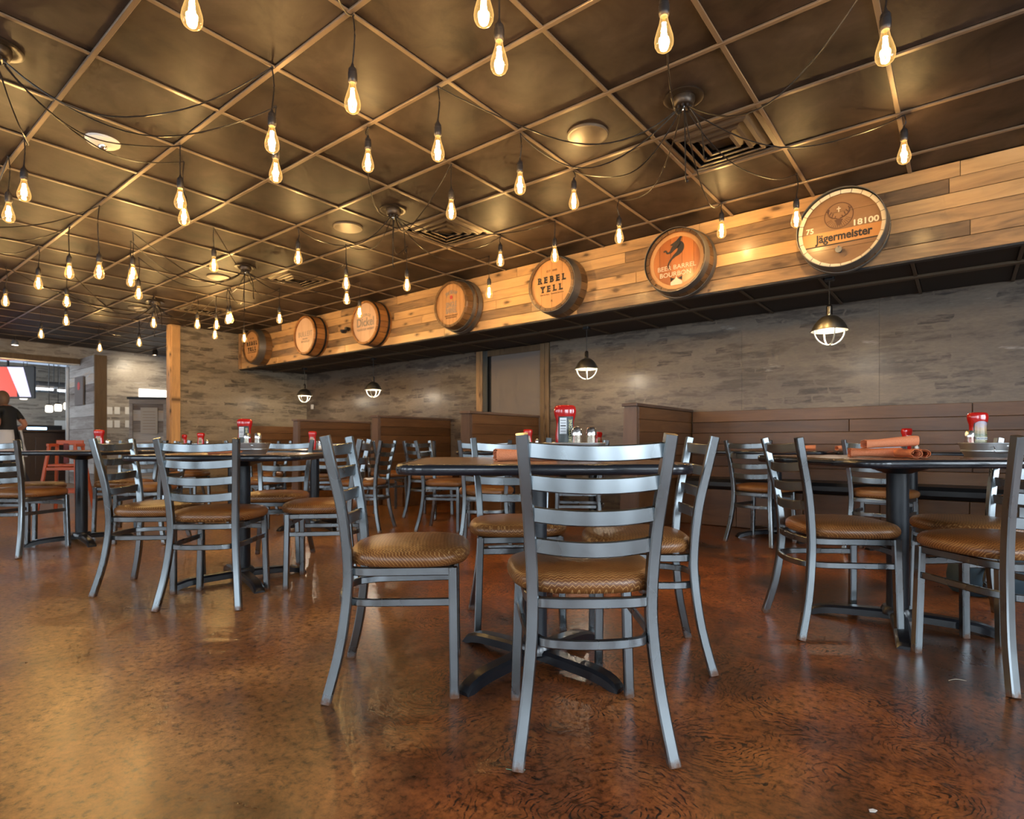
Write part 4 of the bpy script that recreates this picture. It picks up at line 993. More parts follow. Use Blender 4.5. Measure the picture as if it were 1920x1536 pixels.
# ================================================================= CHAIRS
def make_chair(label):
    t = thing('dining_chair', label, 'chair', (0, 0, 0), 0, 'ladder-back dining chairs')
    S = M['steel']
    for s in (-1, 1):
        pth = smooth_path([(s * 0.200, -0.250, 0.0), (s * 0.176, -0.212, 0.16), (s * 0.160, -0.192, 0.32), (s * 0.158, -0.190, 0.44), (s * 0.167, -0.206, 0.60), (s * 0.182, -0.238, 0.76), (s * 0.190, -0.256, 0.848)], 4)
        mb = MB(); mb.sweep(pth, rect(0.031, 0.031, 0.004), up=(1, 0, 0)); mb.obj('back_post', S, t, smooth=30)
        mb = MB(); mb.sweep([(s * 0.185, 0.155, 0.0), (s * 0.172, 0.150, 0.42)], rect(0.030, 0.030, 0.004), up=(1, 0, 0)); mb.obj('leg', S, t, smooth=30)
    for z in (0.808, 0.725, 0.642, 0.560):
        f = (z - 0.44) / 0.408; xw = 0.158 + 0.032 * f - 0.012; yb = -0.190 - 0.066 * f ** 1.15
        pth = [(xw * q, yb + 0.004 - 0.034 * (1 - q * q), z - 0.009 * (1 - q * q)) for q in [-1 + 2 * k / 12 for k in range(13)]]
        mb = MB(); mb.sweep(pth, rect(0.011, 0.041, 0.003)); mb.obj('slat', S, t, smooth=30)
    def horseshoe(z, rb, h, th, xs, name):
        pts = [(-xs, 0.150, z), (-xs + 0.004, 0.0, z), (-0.166, -0.13, z), (-0.140, -0.19, z)]
        for k in range(1, 10):
            a = math.pi * (1 + k / 10); pts.append((0.14 * math.cos(a), -0.19 + rb * math.sin(a), z))
        pts += [(0.140, -0.19, z), (0.166, -0.13, z), (xs - 0.004, 0.0, z), (xs, 0.150, z)]
        mb = MB(); mb.sweep(smooth_path(pts, 3), rect(th, h, 0.003)); return mb.obj(name, S, t, smooth=30)
    horseshoe(0.408, 0.020, 0.028, 0.018, 0.172, 'seat_frame')
    horseshoe(0.308, 0.045, 0.026, 0.013, 0.176, 'stretcher')
    mb = MB(); mb.bbox((0, 0.150, 0.362), (0.330, 0.014, 0.028), 0.003); mb.obj('front_stretcher', S, t)
    mb = MB(); mb.bbox((0, 0.145, 0.408), (0.330, 0.020, 0.028), 0.003); mb.obj('front_rail', S, t)
    # cushion
    mb = MB(); seg = 44
    prof = [(0.86, 0.424), (0.955, 0.428), (0.995, 0.440), (1.0, 0.452), (0.985, 0.464), (0.94, 0.474), (0.85, 0.481), (0.65, 0.487), (0.40, 0.490), (0.15, 0.491)]
    def outline(a):
        c, s = math.cos(a), math.sin(a); e = 2 / 2.9
        x = math.copysign(abs(c) ** e, c); y = math.copysign(abs(s) ** e, s)
        return x * 0.215 * (1 + 0.055 * y), y * 0.205
    for r, z in prof:
        for k in range(seg):
            x, y = outline(2 * math.pi * k / seg); mb.v.append((x * r, y * r + 0.002, z))
    for i in range(len(prof) - 1):
        for k in range(seg): mb.add_f([(i * seg + k, i * seg + (k + 1) % seg, (i + 1) * seg + (k + 1) % seg, (i + 1) * seg + k)], 0)
    mb.add_f([tuple(reversed(range(seg))), tuple((len(prof) - 1) * seg + k for k in range(seg))], 0)
    mb.obj('seat', M['vinyl'], t, smooth=75)
    return t
CH = [
 (-0.893, 1.458, 40.8, 'nearest ladder-back steel chair with brown seat, back turned to the camera at the front table'),
 (-1.536, 1.370, 312.9, 'steel chair seen from its side at the left of the front table, facing right'),
 (-1.015, 2.064, 124.0, 'steel chair at the right of the front table, facing left'),
 (-1.600, 2.060, 224.0, 'steel chair at the far side of the front table, facing the camera'),
 (-0.441, 2.933, 304.7, 'steel chair at the left of the right hand table, facing right beside its column'),
 (0.095, 2.780, 44.5, 'steel chair cut by the right edge of the picture, back turned to the camera'),
 (0.030, 3.330, 124.0, 'steel chair behind the chair at the right edge, facing left'),
 (-3.119, 1.432, 41.1, 'steel chair with its back to the camera at the near left table'),
 (-3.629, 1.327, 314.2, 'steel chair at the left of the near left table, facing right'),
 (-3.021, 1.979, 134.9, 'steel chair at the right of the near left table, facing left behind the front chair'),
 (-3.800, 2.130, 226.0, 'steel chair at the far side of the near left table, facing the camera'),
 (-5.587, 1.130, 30.2, 'steel chair at the left edge of the picture, back to the camera'),
 (-5.420, 1.880, 131.0, 'steel chair at the right of the far left table, seen behind the near left table'),
 (-6.150, 1.950, 222.0, 'steel chair at the far side of the far left table'),
 (-6.300, 1.300, 312.0, 'steel chair at the left of the far left table, facing right'),
 (-4.501, 3.396, 119.8, 'steel chair in the middle distance facing left, seen left of the front tabletop'),
 (-5.450, 2.900, 305.0, 'steel chair in the middle distance behind the near left table, facing right'),
 (-5.400, 3.620, 222.0, 'steel chair in the middle distance facing the camera near the plank booths'),
 (-3.847, 3.890, 296.4, 'steel chair just beyond the front tabletop corner, facing right'),
 (-2.560, 4.100, 122.0, 'steel chair beyond the front table with its seat showing between the nearest chair slats'),
 (-2.960, 3.420, 38.0, 'steel chair beyond the front table with its back to the camera'),
 (-5.480, 4.520, 340.0, 'steel chair at the open end of a booth left of the door'),
 (-4.700, 4.480, 15.0, 'steel chair at the open end of the booth before the door'),
 (-1.311, 5.053, 346.0, 'steel chair facing the wall bench behind the front right chair'),
 (-0.470, 5.060, 352.0, 'steel chair facing the wall bench behind the right hand table column'),
 (0.420, 5.080, 8.0, 'steel chair facing the wall bench at the right edge of the picture'),
 (-7.350, 3.000, 312.0, 'far steel chair facing right in front of the end wall'),
 (-6.450, 3.450, 130.0, 'far steel chair facing left before the booths'),
 (-8.820, 3.520, 222.0, 'far steel chair facing the camera below the end wall'),
]
proto = make_chair(CH[0][3])
for k, (x, y, a, lb) in enumerate(CH):
    o = proto if k == 0 else copy_tree(proto)
    o.location = (x, y, 0); o.rotation_euler = (0, 0, math.radians(a)); o['label'] = lb

# ================================================================= TABLES
TOPZ = 0.762
def make_table(label, side=0.90):
    t = thing('dining_table', label, 'table', (0, 0, 0), 0, 'square pedestal tables')
    h = side / 2; rc = 0.085; pts = []
    for cx, cy, a0 in ((h - rc, h - rc, 0), (-h + rc, h - rc, 90), (-h + rc, -h + rc, 180), (h - rc, -h + rc, 270)):
        for k in range(7):
            a = math.radians(a0 + 15 * k); pts.append((cx + rc * math.cos(a), cy + rc * math.sin(a)))
    inner = [(x * (1 - 0.012 / h), y * (1 - 0.012 / h)) for x, y in pts]
    mb = MB(); mb.prism_z(inner, TOPZ - 0.030, TOPZ); mb.obj('tabletop', M['top'], t)
    mb = MB(); q = [(x, y, TOPZ - 0.016) for x, y in pts]
    prof = [(-0.006, -0.0165), (0.006, -0.0165), (0.011, -0.010), (0.0125, 0.0), (0.011, 0.010), (0.006, 0.0158), (-0.006, 0.0158)]
    mb.sweep(q, prof, closed=True); mb.obj('edge_band', M['edge'], t, smooth=60)
    mb = MB(); mb.lathe([(0.0, TOPZ - 0.075), (0.05, TOPZ - 0.075), (0.16, TOPZ - 0.034), (0.16, TOPZ - 0.030)], 24, cap=False); mb.obj('top_plate', M['column'], t, smooth=30)
    mb = MB(); mb.lathe([(0.044, 0.055), (0.044, TOPZ - 0.055)], 28, cap=False); mb.obj('column', M['column'], t, smooth=40)
    b = bpy.data.objects.new('base', None); 
    mb = MB(); mb.lathe([(0.0, 0.085), (0.058, 0.083), (0.066, 0.070), (0.068, 0.048), (0.0, 0.046)], 24, cap=False); base = mb.obj('base', M['blackgloss'], t, smooth=40)
    for k in range(4):
        mb = MB()
        pr = smooth_path([(0.03, 0, 0.066), (0.16, 0, 0.062), (0.28, 0, 0.054), (0.345, 0, 0.036), (0.372, 0, 0.012)], 4)
        n = len(mb.v)
        for i, p in enumerate(pr):
            w = 0.033 - 0.006 * (i / len(pr)); lo = max(0.0, p.z - 0.038); lo = 0.0 if i > len(pr) - 6 else lo
            mb.v += [(p.x, -w, lo), (p.x, -w, p.z - 0.010), (p.x, -w + 0.010, p.z), (p.x, w - 0.010, p.z), (p.x, w, p.z - 0.010), (p.x, w, lo)]
        for i in range(len(pr) - 1):
            for q in range(6): mb.add_f([(i * 6 + q, i * 6 + (q + 1) % 6, (i + 1) * 6 + (q + 1) % 6, (i + 1) * 6 + q)], n)
        mb.add_f([tuple(range(6)), tuple(reversed([(len(pr) - 1) * 6 + q for q in range(6)]))], n)
        o = mb.obj('base_foot', M['blackgloss'], base, smooth=35); o.rotation_euler = (0, 0, k * math.pi / 2 + math.pi / 4)
    return t
TB = [
 (-1.262, 1.738, 41, 0, 'front square brown table with black edge, surrounded by the four nearest chairs'),
 (-0.235, 3.130, 41, 12, 'right hand square table with orange napkins and metal bucket'),
 (-3.400, 1.690, 41, -9, 'near left square table with metal bucket and red ketchup'),
 (-5.800, 1.520, 41, 0, 'far left square table at the picture edge'),
 (-5.000, 3.200, 41, 0, 'square table in the middle distance before the left booths'),
 (-3.150, 3.960, 41, 0, 'square table in the middle distance beyond the front table'),
 (-1.300, 5.420, 0, 0, 'square table at the wall bench, left one behind the right hand table'),
 (-0.320, 5.420, 0, 0, 'square table at the wall bench, middle one behind the right hand table'),
 (-6.900, 3.300, 41, 0, 'far square table before the end wall booths'),
 (-8.450, 3.150, 41, 0, 'furthest square table near the bar opening'),
 (-3.200, 5.480, 0, 0, 'booth table under the caged pendant right of the door'),
]
tp = make_table(TB[0][4]); tabs = []
for k, (x, y, a, b, lb) in enumerate(TB):
    o = tp if k == 0 else copy_tree(tp)
    o.location = (x, y, 0); o.rotation_euler = (0, 0, math.radians(a)); o['label'] = lb; tabs.append(o)
    for c in o.children:
        if c.name.startswith('base'): c.rotation_euler = (0, 0, math.radians(b))

# ================================================================= TABLEWARE
def ketchup_mesh():
    mb = MB(); seg = 28
    prof = [(0.000, 0.030, 0.020), (0.004, 0.033, 0.022), (0.030, 0.034, 0.023), (0.055, 0.0365, 0.024), (0.080, 0.036, 0.0235), (0.105, 0.0325, 0.0225), (0.125, 0.0335, 0.023), (0.145, 0.040, 0.026), (0.160, 0.042, 0.027), (0.172, 0.041, 0.0265), (0.180, 0.036, 0.023), (0.183, 0.026, 0.016), (0.184, 0.0, 0.0)]
    prof = [(z, a, b) for z, a, b in prof]
    for z, a, b in prof:
        for k in range(seg):
            c, s = math.cos(2 * math.pi * k / seg), math.sin(2 * math.pi * k / seg)
            mb.v.append((a * math.copysign(abs(c) ** 0.75, c), b * math.copysign(abs(s) ** 0.75, s), z))
    for i in range(len(prof) - 1):
        for k in range(seg): mb.add_f([(i * seg + k, i * seg + (k + 1) % seg, (i + 1) * seg + (k + 1) % seg, (i + 1) * seg + k)], 0)
    mb.add_f([tuple(reversed(range(seg)))], 0)
    return mb.mesh('bottle_body', M['ketchup'], 60)
KM = ketchup_mesh()
def curved_label(w, z0, z1, off=0.0012, a=0.0365, b=0.024, arch=False):
    mb = MB(); n = 10; rows = 6
    for j in range(rows + 1):
        for i in range(n + 1):
            x = -w / 2 + w * i / n; z = z0 + (z1 - z0) * j / rows
            if arch and j == rows: z -= 0.010 * abs(2 * x / w) ** 3
            if z < 0.055: aa = 0.034 + (0.0365 - 0.034) * (z - 0.03) / 0.025
            elif z < 0.105: aa = 0.0365 - 0.004 * max(0, (z - 0.080)) / 0.025
            elif z < 0.125: aa = 0.0325 + 0.001 * (z - 0.105) / 0.02
            else: aa = 0.0335 + 0.0065 * (z - 0.125) / 0.02
            bb = 0.0235 + 0.002 * max(0, z - 0.125) / 0.03
            e = 2 / 0.75; yy = -bb * max(0.0, 1 - abs(x / aa) ** (e)) ** (1 / e) if abs(x) < aa else 0
            mb.v.append((x, yy - off, z))
    for j in range(rows):
        for i in range(n): mb.add_f([(j * (n + 1) + i, j * (n + 1) + i + 1, (j + 1) * (n + 1) + i + 1, (j + 1) * (n + 1) + i)], 0)
    return mb
def ketchup(loc, rz, label, kind='back', detail=True, scale=1.0):
    t = thing('ketchup_bottle', label, 'ketchup', loc, rz, 'red ketchup bottles')
    inst('bottle_body', KM, t, (0, 0, 0))
    if not detail:
        curved_label(0.034, 0.05, 0.125).obj('bottle_label', M['label'], t); return t
    if kind == 'front':
        o = curved_label(0.052, 0.03, 0.142, arch=True).obj('bottle_label', M['label'], t, smooth=60)
        o2 = curved_label(0.058, 0.026, 0.148, off=0.0006, arch=True).obj('label_border', M['label_dark'], t, smooth=60)
        add_text('GREYSTONE', M['ink'], t, (0, -0.0268, 0.062), 0.0092, depth=0.0003, bold=0.0002)
        mb = MB(); mb.bbox((0, -0.0262, 0.062), (0.048, 0.0008, 0.011), 0.0002); mb.obj('name_band', M['label_white'], t)
    else:
        curved_label(0.056, 0.026, 0.140).obj('bottle_label', M['label_dark'], t, smooth=60)
        mb = MB(); mb.bbox((-0.011, -0.0262, 0.105), (0.026, 0.0010, 0.060), 0.0002); mb.obj('printed_panel', M['label_white'], t)
        for k in range(5):
            mb = MB(); mb.box((-0.011, -0.0269, 0.085 + k * 0.010), (0.020, 0.0004, 0.0018 if k != 2 else 0.004)); mb.obj('printed_line', M['ink'], t)
        add_text('GREYSTONE', M['gold'], t, (0.016, -0.0262, 0.083), 0.0165, rot=(math.pi / 2, -math.pi / 2, 0), depth=0.0004, bold=0.0003)
    return t
def shaker(loc, label, fill):
    t = thing('shaker', label, 'shaker', loc, 0, 'glass salt and pepper shakers'); t.scale = (1.12, 1.12, 1.3)
    mb = MB(); mb.lathe([(0.0, 0.0), (0.019, 0.0), (0.0205, 0.006), (0.019, 0.03), (0.0165, 0.048), (0.0165, 0.056)], 12, cap=False); mb.obj('glass_body', M['clear'], t, smooth=40)
    mb = MB(); mb.lathe([(0.0, 0.002), (0.0175, 0.003), (0.0175, 0.026), (0.0, 0.030)], 12, cap=False); mb.obj('contents', M[fill], t, smooth=40)
    mb = MB(); mb.lathe([(0.0178, 0.054), (0.0178, 0.068), (0.012, 0.076), (0.0, 0.078)], 16, cap=False); mb.obj('lid', M['chrome'], t, smooth=40)
    return t
def bucket(loc, rz, label):
    t = thing('metal_bucket', label, 'bucket', loc, rz, 'galvanised condiment buckets')
    r0, r1, h = 0.078, 0.100, 0.062
    def sq(r, z): return [(1.12 * r * math.copysign(abs(math.cos(a)) ** .8, math.cos(a)), 0.82 * r * math.copysign(abs(math.sin(a)) ** .8, math.sin(a)), z) for a in [2 * math.pi * k / 32 for k in range(32)]]
    mb = MB()
    rr = [(0.001, 0.004), (r0, 0.0), (r0 + 0.012, 0.024), (r0 + 0.016, 0.026), (r0 + 0.016, 0.030), (r0 + 0.014, 0.032), (r1, h), (r1 - 0.003, h), (r0 + 0.011, 0.032), (r0 - 0.003, 0.004), (0.001, 0.006)]
    for r, z in rr: mb.v += sq(r, z)
    for i in range(len(rr) - 1):
        for k in range(32): mb.add_f([(i * 32 + k, i * 32 + (k + 1) % 32, (i + 1) * 32 + (k + 1) % 32, (i + 1) * 32 + k)], 0)
    mb.obj('pail', M['galv'], t, smooth=35)
    mb = MB(); mb.tube(sq(r1, h), 0.003, 8, closed=True); mb.obj('rolled_rim', M['galv'], t, smooth=60)
    mb = MB(); mb.v += sq(r0 - 0.006, 0.006) + sq(r0 + 0.002, 0.0218); mb.add_f([tuple(reversed(range(32))), tuple(range(32, 64))] + [(k, (k + 1) % 32, 32 + (k + 1) % 32, 32 + k) for k in range(32)], 0); mb.obj('bucket_liner', M['galv'], t)
    for s in (-1, 1):
        mb = MB(); yy = s * 0.82 * (r0 + 0.016)
        mb.tube(smooth_path([(-0.034, yy, 0.050), (-0.038, yy + s * 0.014, 0.036), (-0.034, yy + s * 0.012, 0.022), (0.034, yy + s * 0.012, 0.022), (0.038, yy + s * 0.014, 0.036), (0.034, yy, 0.050), (-0.034, yy, 0.051)], 3), 0.0022, 6); mb.obj('handle', M['chrome'], t, smooth=60)
    return t
def on_table(u, v, k): # a point on table k's top plane
    return at_z(u, v, TOPZ)
def place(u, dep): p = _F * dep + _R * ((u - CX) / FPX * dep); return p.x, p.y
YD = math.degrees(YAW)
def caddy(u, dep, n, kind, rot=0, zt=TOPZ, swap=False):
    x, y = place(u, dep); rz = YAW + math.radians(rot)
    where = n
    bucket((x, y, zt), rz, 'galvanised metal bucket ' + where)
    sx = -1 if swap else 1
    def off(a, b): return (x + math.cos(rz) * a - math.sin(rz) * b, y + math.sin(rz) * a + math.cos(rz) * b, zt + 0.022)
    ketchup(off(0.032 * -sx, 0.02), rz, 'upturned red ketchup bottle ' + where, kind)
    s1, s2 = (0.022, 0.070) if not swap else (-0.045, -0.078)
    if kind == 'back': 
        shaker(off(0.0, -0.047), 'glass salt shaker ' + where, 'salt'); shaker(off(0.055, -0.040), 'glass pepper shaker ' + where, 'pepper')
    else:
        shaker(off(-0.072, 0.012), 'glass pepper shaker ' + where, 'pepper'); shaker(off(-0.040, -0.047) if False else off(-0.040, 0.055), 'glass salt shaker ' + where, 'salt')
caddy(1077, 2.12, 'in the bucket on the front table', 'back', 4)
caddy(1853, 2.62, 'in the bucket on the right hand table', 'front', -4)
caddy(468, 3.33, 'in the bucket on the near left table', 'back', 10)
for (u, dep, lb) in ((190, 5.15, 'small red ketchup bottle on the far left table by the partition'), (586, 5.8, 'red ketchup bottle on the middle distance table before the left booths'), (373, 8.3, 'tiny red ketchup bottle on the furthest table'), (990, 4.95, 'red ketchup bottle on the table beyond the front table'), (1122, 6.15, 'red ketchup bottle on the booth table right of the door'), (1700, 4.62, 'red ketchup bottle on the table at the wall bench'), (290, 6.4, 'dark red ketchup bottle between the near left chairs')):
    x, y = place(u, dep)
    near = min(tabs, key=lambda q: (q.location.xy - Vector((x, y))).length)
    v = near.location.xy - Vector((x, y))
    if v.length > 0.33:
        q = near.location.xy - v.normalized() * 0.33; x, y = q.x, q.y
    ketchup((x, y, TOPZ), YAW + random.uniform(-.5, .5), lb, detail=False)
    shaker((x + 0.06, y + 0.05, TOPZ), 'glass shaker beside the ' + lb.replace('tiny ', '').replace('small ', ''), 'salt')

# napkin rolls
def napkin(loc, rz, ln, r, label, tilt=0.0):
    t = thing('napkin_roll', label, 'napkin', loc, rz, 'rolled orange napkins')
    mb = MB(); n = 30
    prof = []
    for k in range(n):
        a = 2 * math.pi * 1.85 * k / (n - 1); rr = r * (0.55 + 0.45 * k / (n - 1)); prof.append((rr * math.cos(a), rr * 0.80 * math.sin(a)))
    out = [(x * 1.0, y * 1.0) for x, y in prof]; inn = [(x * 0.90, y * 0.90) for x, y in reversed(prof)]
    pr = out + inn; m_ = 9
    for i in range(m_):
        s = i / (m_ - 1); x = -ln / 2 + ln * s; w = 1.0 + 0.10 * math.sin(5 * s + loc[0] * 9) + 0.12 * (2 * s - 1) ** 2
        for a, b in pr: mb.v.append((x + 0.004 * math.sin(9 * a / r), a * w, b * w + r * 0.86 + 0.03 * tilt * s))
    q = len(pr)
    for i in range(m_ - 1):
        for k in range(q): mb.add_f([(i * q + k, i * q + (k + 1) % q, (i + 1) * q + (k + 1) % q, (i + 1) * q + k)], 0)
    for e in (0, m_ - 1):
        for k in range(n - 1): mb.add_f([(e * q + k, e * q + k + 1, e * q + q - 2 - k, e * q + q - 1 - k)], 0)
    mb.obj('cloth', M['napkin'], t, smooth=50)
    return t
x, y = place(985, 2.02); napkin((x, y, TOPZ), YAW + 0.30, 0.22, 0.026, 'rolled orange napkin on the front table, left end showing past the chair post')
x, y = place(1010, 2.14); napkin((x, y, TOPZ), YAW - 0.2, 0.24, 0.022, 'second rolled orange napkin behind the first on the front table')
x, y = place(1668, 2.42); napkin((x, y, TOPZ + 0.036), YAW + 0.10, 0.235, 0.026, 'long rolled orange napkin lying on top of the pile on the right hand table', 0.55)
x, y = place(1697, 2.40); napkin((x, y, TOPZ), YAW + 1.35, 0.20, 0.024, 'rolled orange napkin with open end facing front, left of the pair underneath')
x, y = place(1722, 2.44); napkin((x, y, TOPZ), YAW + 1.15, 0.20, 0.024, 'rolled orange napkin with open end facing front, right of the pair underneath')
x, y = place(1640, 2.50); napkin((x, y, TOPZ), YAW - 0.2, 0.20, 0.026, 'rolled orange napkin under the left end of the pile on the right hand table')
x, y = place(1500, 5.05); napkin((x, y, TOPZ), YAW - 0.5, 0.24, 0.028, 'rolled orange napkin on the wall bench table behind the right chair')
x, y = place(1590, 4.75); napkin((x, y, TOPZ), YAW + 0.2, 0.22, 0.026, 'rolled orange napkin on the middle wall bench table')
x, y = place(428, 3.25); napkin((x, y, TOPZ), YAW + 0.4, 0.20, 0.024, 'rolled orange napkin on the near left table behind the chair back')

# dark blue bag on the floor behind the right hand chair
p = at_z(1862, 1112, 0)
t = thing('canvas_bag', 'dark blue canvas bag on the floor under the chair at the right edge', 'bag', (p.x, p.y, 0), YAW + 0.1)
mb = MB(); seg = 24
prof = [(0.20, 0.105, 0.0), (0.225, 0.125, 0.03), (0.23, 0.13, 0.10), (0.215, 0.12, 0.18), (0.18, 0.09, 0.24), (0.10, 0.05, 0.27), (0.0, 0.0, 0.275)]
for a, b, z in prof:
    for k in range(seg):
        c, s = math.cos(2 * math.pi * k / seg), math.sin(2 * math.pi * k / seg); mb.v.append((a * math.copysign(abs(c) ** .7, c), b * math.copysign(abs(s) ** .7, s), z + 0.006 * math.sin(5 * c + 3 * s)))
for i in range(len(prof) - 1):
    for k in range(seg): mb.add_f([(i * seg + k, i * seg + (k + 1) % seg, (i + 1) * seg + (k + 1) % seg, (i + 1) * seg + k)], 0)
mb.obj('bag_body', M['bluebag'], t, smooth=60)
mb = MB(); mb.tube(smooth_path([(-0.12, -0.10, 0.20), (-0.19, -0.14, 0.12), (-0.18, -0.14, 0.04), (-0.10, -0.13, 0.02)], 5), 0.010, 6); mb.obj('strap', M['black'], t, smooth=60)

# ================================================================= BAR SIDE
# paper notices on the wall beyond the partition
k = 0
for v in (770, 795):
    for u in (206, 220, 240):
        p = at_x(u, v, BAR_X)
        mb = MB(); mb.bbox((0, 0, 0), (0.006, 0.100, 0.150), 0.001)
        o = mb.obj('paper_sheet', M['paper'], loc=(BAR_X - 0.017, p.y, p.z)); k += 1
        tag(o, '%s paper sheet in the %s row on the wall beyond the partition' % ({206: 'leftmost pale', 220: 'middle pale', 240: 'right hand pale'}[u], 'upper' if v < 780 else 'lower'), 'paper', 'paper sheets in two rows')
p0, p1 = at_x(261, 729, BAR_X), at_x(318, 750, BAR_X)
w = struct(thing('window_9', None, None))
mb = MB(); mb.bbox((BAR_X - 0.01, (p0.y + p1.y) / 2, (p0.z + p1.z) / 2), (0.03, p1.y - p0.y, p0.z - p1.z), 0.003); mb.obj('lit_pane', M['winglow'], w)
ld = bpy.data.lights.new('wall_wash', 'SPOT'); ld.energy = 45; ld.color = (1.0, 0.84, 0.62); ld.shadow_soft_size = 0.05; ld.spot_size = math.radians(110); ld.spot_blend = 0.8
p = Vector((BAR_X + 0.9, 4.6, 2.45))
t = thing('wall_lamp', 'small lamp near the ceiling lighting the papered wall beyond the post', 'lamp', (p.x, p.y, CEIL))
mb = MB(); mb.lathe([(0.03, 0.0), (0.05, -0.05), (0.05, -0.12)], 16, cap=False); mb.obj('housing', M['canopy'], t, smooth=40)
lo = bpy.data.objects.new('wall_wash', ld); COL.objects.link(lo); lo.parent = t; lo.location = (0, 0, -0.14); lo.rotation_euler = (0, math.radians(50), 0)
# host stand
hp = place(279, 10.9)
t = thing('host_stand', 'grey boarded host stand with a notice, beside the wooden wall post', 'host stand', (hp[0], hp[1], 0), YAW + 0.15)
HS_H = 1.66; HS_W = 0.66
mb = MB(); mb.bbox((0, 0.2, HS_H / 2), (HS_W - 0.06, 0.38, HS_H), 0.004); mb.obj('core', M['barn'], t)
for k in range(8):
    mb = MB(); mb.bbox((0, 0, 0), (HS_W - 0.08, 0.02, HS_H / 8 - 0.006), 0.002); mb.obj('board', M['barn'], t, loc=(0, -0.002, HS_H / 8 * (k + .5)))
for s in (-1, 1):
    mb = MB(); mb.bbox((0, 0, 0), (0.06, 0.05, HS_H), 0.004); mb.obj('corner_trim', M['barn'], t, loc=(s * (HS_W / 2 - 0.03), -0.01, HS_H / 2))
mb = MB(); mb.bbox((0, 0, 0), (HS_W, 0.05, 0.09), 0.004); mb.obj('top_trim', M['barn'], t, loc=(0, -0.012, HS_H - 0.045))
mb = MB(); mb.bbox((0, 0.18, HS_H + 0.02), (HS_W + 0.05, 0.5, 0.04), 0.004); mb.obj('top', M['black'], t)
mb = MB(); mb.bbox((0.02, -0.03, 1.25), (0.30, 0.012, 0.50), 0.002); nt_ = mb.obj('notice', M['notice'], t)
for k in range(7):
    mb = MB(); mb.box((0.02, -0.0375, 1.42 - k * 0.055), (0.22, 0.002, 0.012)); mb.obj('printed_line', M['ink_grey'], nt_)
# sign on the partition
sx = (at_y(152, 700, PART_Y0).x)
t = thing('wall_sign', 'small grey wooden sign with a red mark on the partition', 'sign', (sx, PART_Y0 - 0.004, 1.85))
mb = MB(); mb.bbox((0, -0.02, 0), (0.52, 0.03, 0.56), 0.004); mb.obj('sign_board', plain('dark grey sign board', (0.13, 0.11, 0.10), 0.6), t)
mb = MB(); mb.lathe([(0.0, 0.0), (0.08, 0.0), (0.08, 0.003), (0, 0.003)], 20, (0, -0.035, 0.10), axis='y', cap=False); mb.obj('red_mark', M['red'], t)
# bar counter, jars, tv, duct, fluorescent tubes
t = thing('bar_counter', 'dark wooden bar counter seen through the opening', 'bar', (-15.9, 1.6, 0))
mb = MB(); mb.bbox((0, 0, 0.53), (0.6, 4.4, 1.06), 0.006); mb.obj('bar_front', M['barwood'], t)
mb = MB(); mb.bbox((0.05, 0, 1.085), (0.8, 4.6, 0.05), 0.01); mb.obj('bar_top', M['barwood'], t)
for k in range(7):
    mb = MB(); mb.bbox((0.305, -1.95 + k * 0.65, 0.55), (0.02, 0.56, 0.8), 0.004); mb.obj('front_panel', M['barwood'], t)
for (u, v, lb) in ((44, 742, 'glowing glass jar pendant nearest the television'), (92, 766, 'first of three glowing jar pendants over the bar'), (109, 764, 'second of three glowing jar pendants over the bar'), (126, 761, 'third glowing jar pendant, beside the opening edge')):
    p = at_x(u, v, -15.6)
    t = thing('jar_pendant', lb, 'pendant lamp', (p.x, p.y, CEIL), 0, 'jar pendants over the bar')
    mb = MB(); mb.tube([(0, 0, 0), (0, 0, p.z - CEIL + 0.10)], 0.006, 6); mb.obj('cord', M['cord'], t)
    mb = MB(); mb.lathe([(0.045, 0.10), (0.05, 0.08), (0.05, 0.07)], 16, (0, 0, p.z - CEIL), cap=True); mb.obj('lid', M['canopy'], t)
    mb = MB(); mb.lathe([(0.045, 0.075), (0.066, 0.05), (0.068, -0.06), (0.055, -0.085), (0.0, -0.09)], 18, (0, 0, p.z - CEIL), cap=False); mb.obj('jar', M['jar'], t, smooth=50)
p = at_x(12, 716, -15.2)
t = thing('television', 'bright television with red and white picture at the left edge', 'television', (p.x, p.y, p.z), math.radians(50))
mb = MB(); mb.bbox((0, 0.02, 0), (1.0, 0.05, 0.66), 0.008); mb.obj('casing', M['black'], t)
mb = MB(); mb.box((-0.14, -0.008, 0), (0.66, 0.004, 0.60)); mb.obj('picture_red', M['screenr'], t)
mb = MB(); mb.prism([(0.02, 0.30), (0.30, 0.30), (0.44, -0.30), (0.24, -0.30)], -0.014, -0.008); mb.obj('picture_white', M['screenw'], t)
mb = MB(); mb.tube([(0, 0.05, 0.2), (0, 0.05, CEIL - p.z)], 0.02, 8); mb.obj('ceiling_bracket', M['black'], t)
p = at_x(70, 725, -16.6)
t = thing('ceiling_duct', 'silver duct running under the bar ceiling', 'duct', (p.x, p.y, p.z))
mb = MB(); mb.lathe([(0.13, -1.2), (0.13, 0.55)], 24, axis='y', cap=True); mb.obj('duct_pipe', M['duct'], t, smooth=40)
for k in range(4):
    mb = MB(); mb.lathe([(0.13, -1.0 + k * 0.5 - 0.02), (0.137, -1.0 + k * 0.5), (0.13, -1.0 + k * 0.5 + 0.02)], 24, axis='y', cap=False); mb.obj('duct_band', M['duct'], t)
for s in (-0.8, 0.3):
    mb = MB(); mb.tube([(0, s, 0.12), (0, s, CEIL - p.z)], 0.008, 6); mb.obj('hanger', M['black'], t)
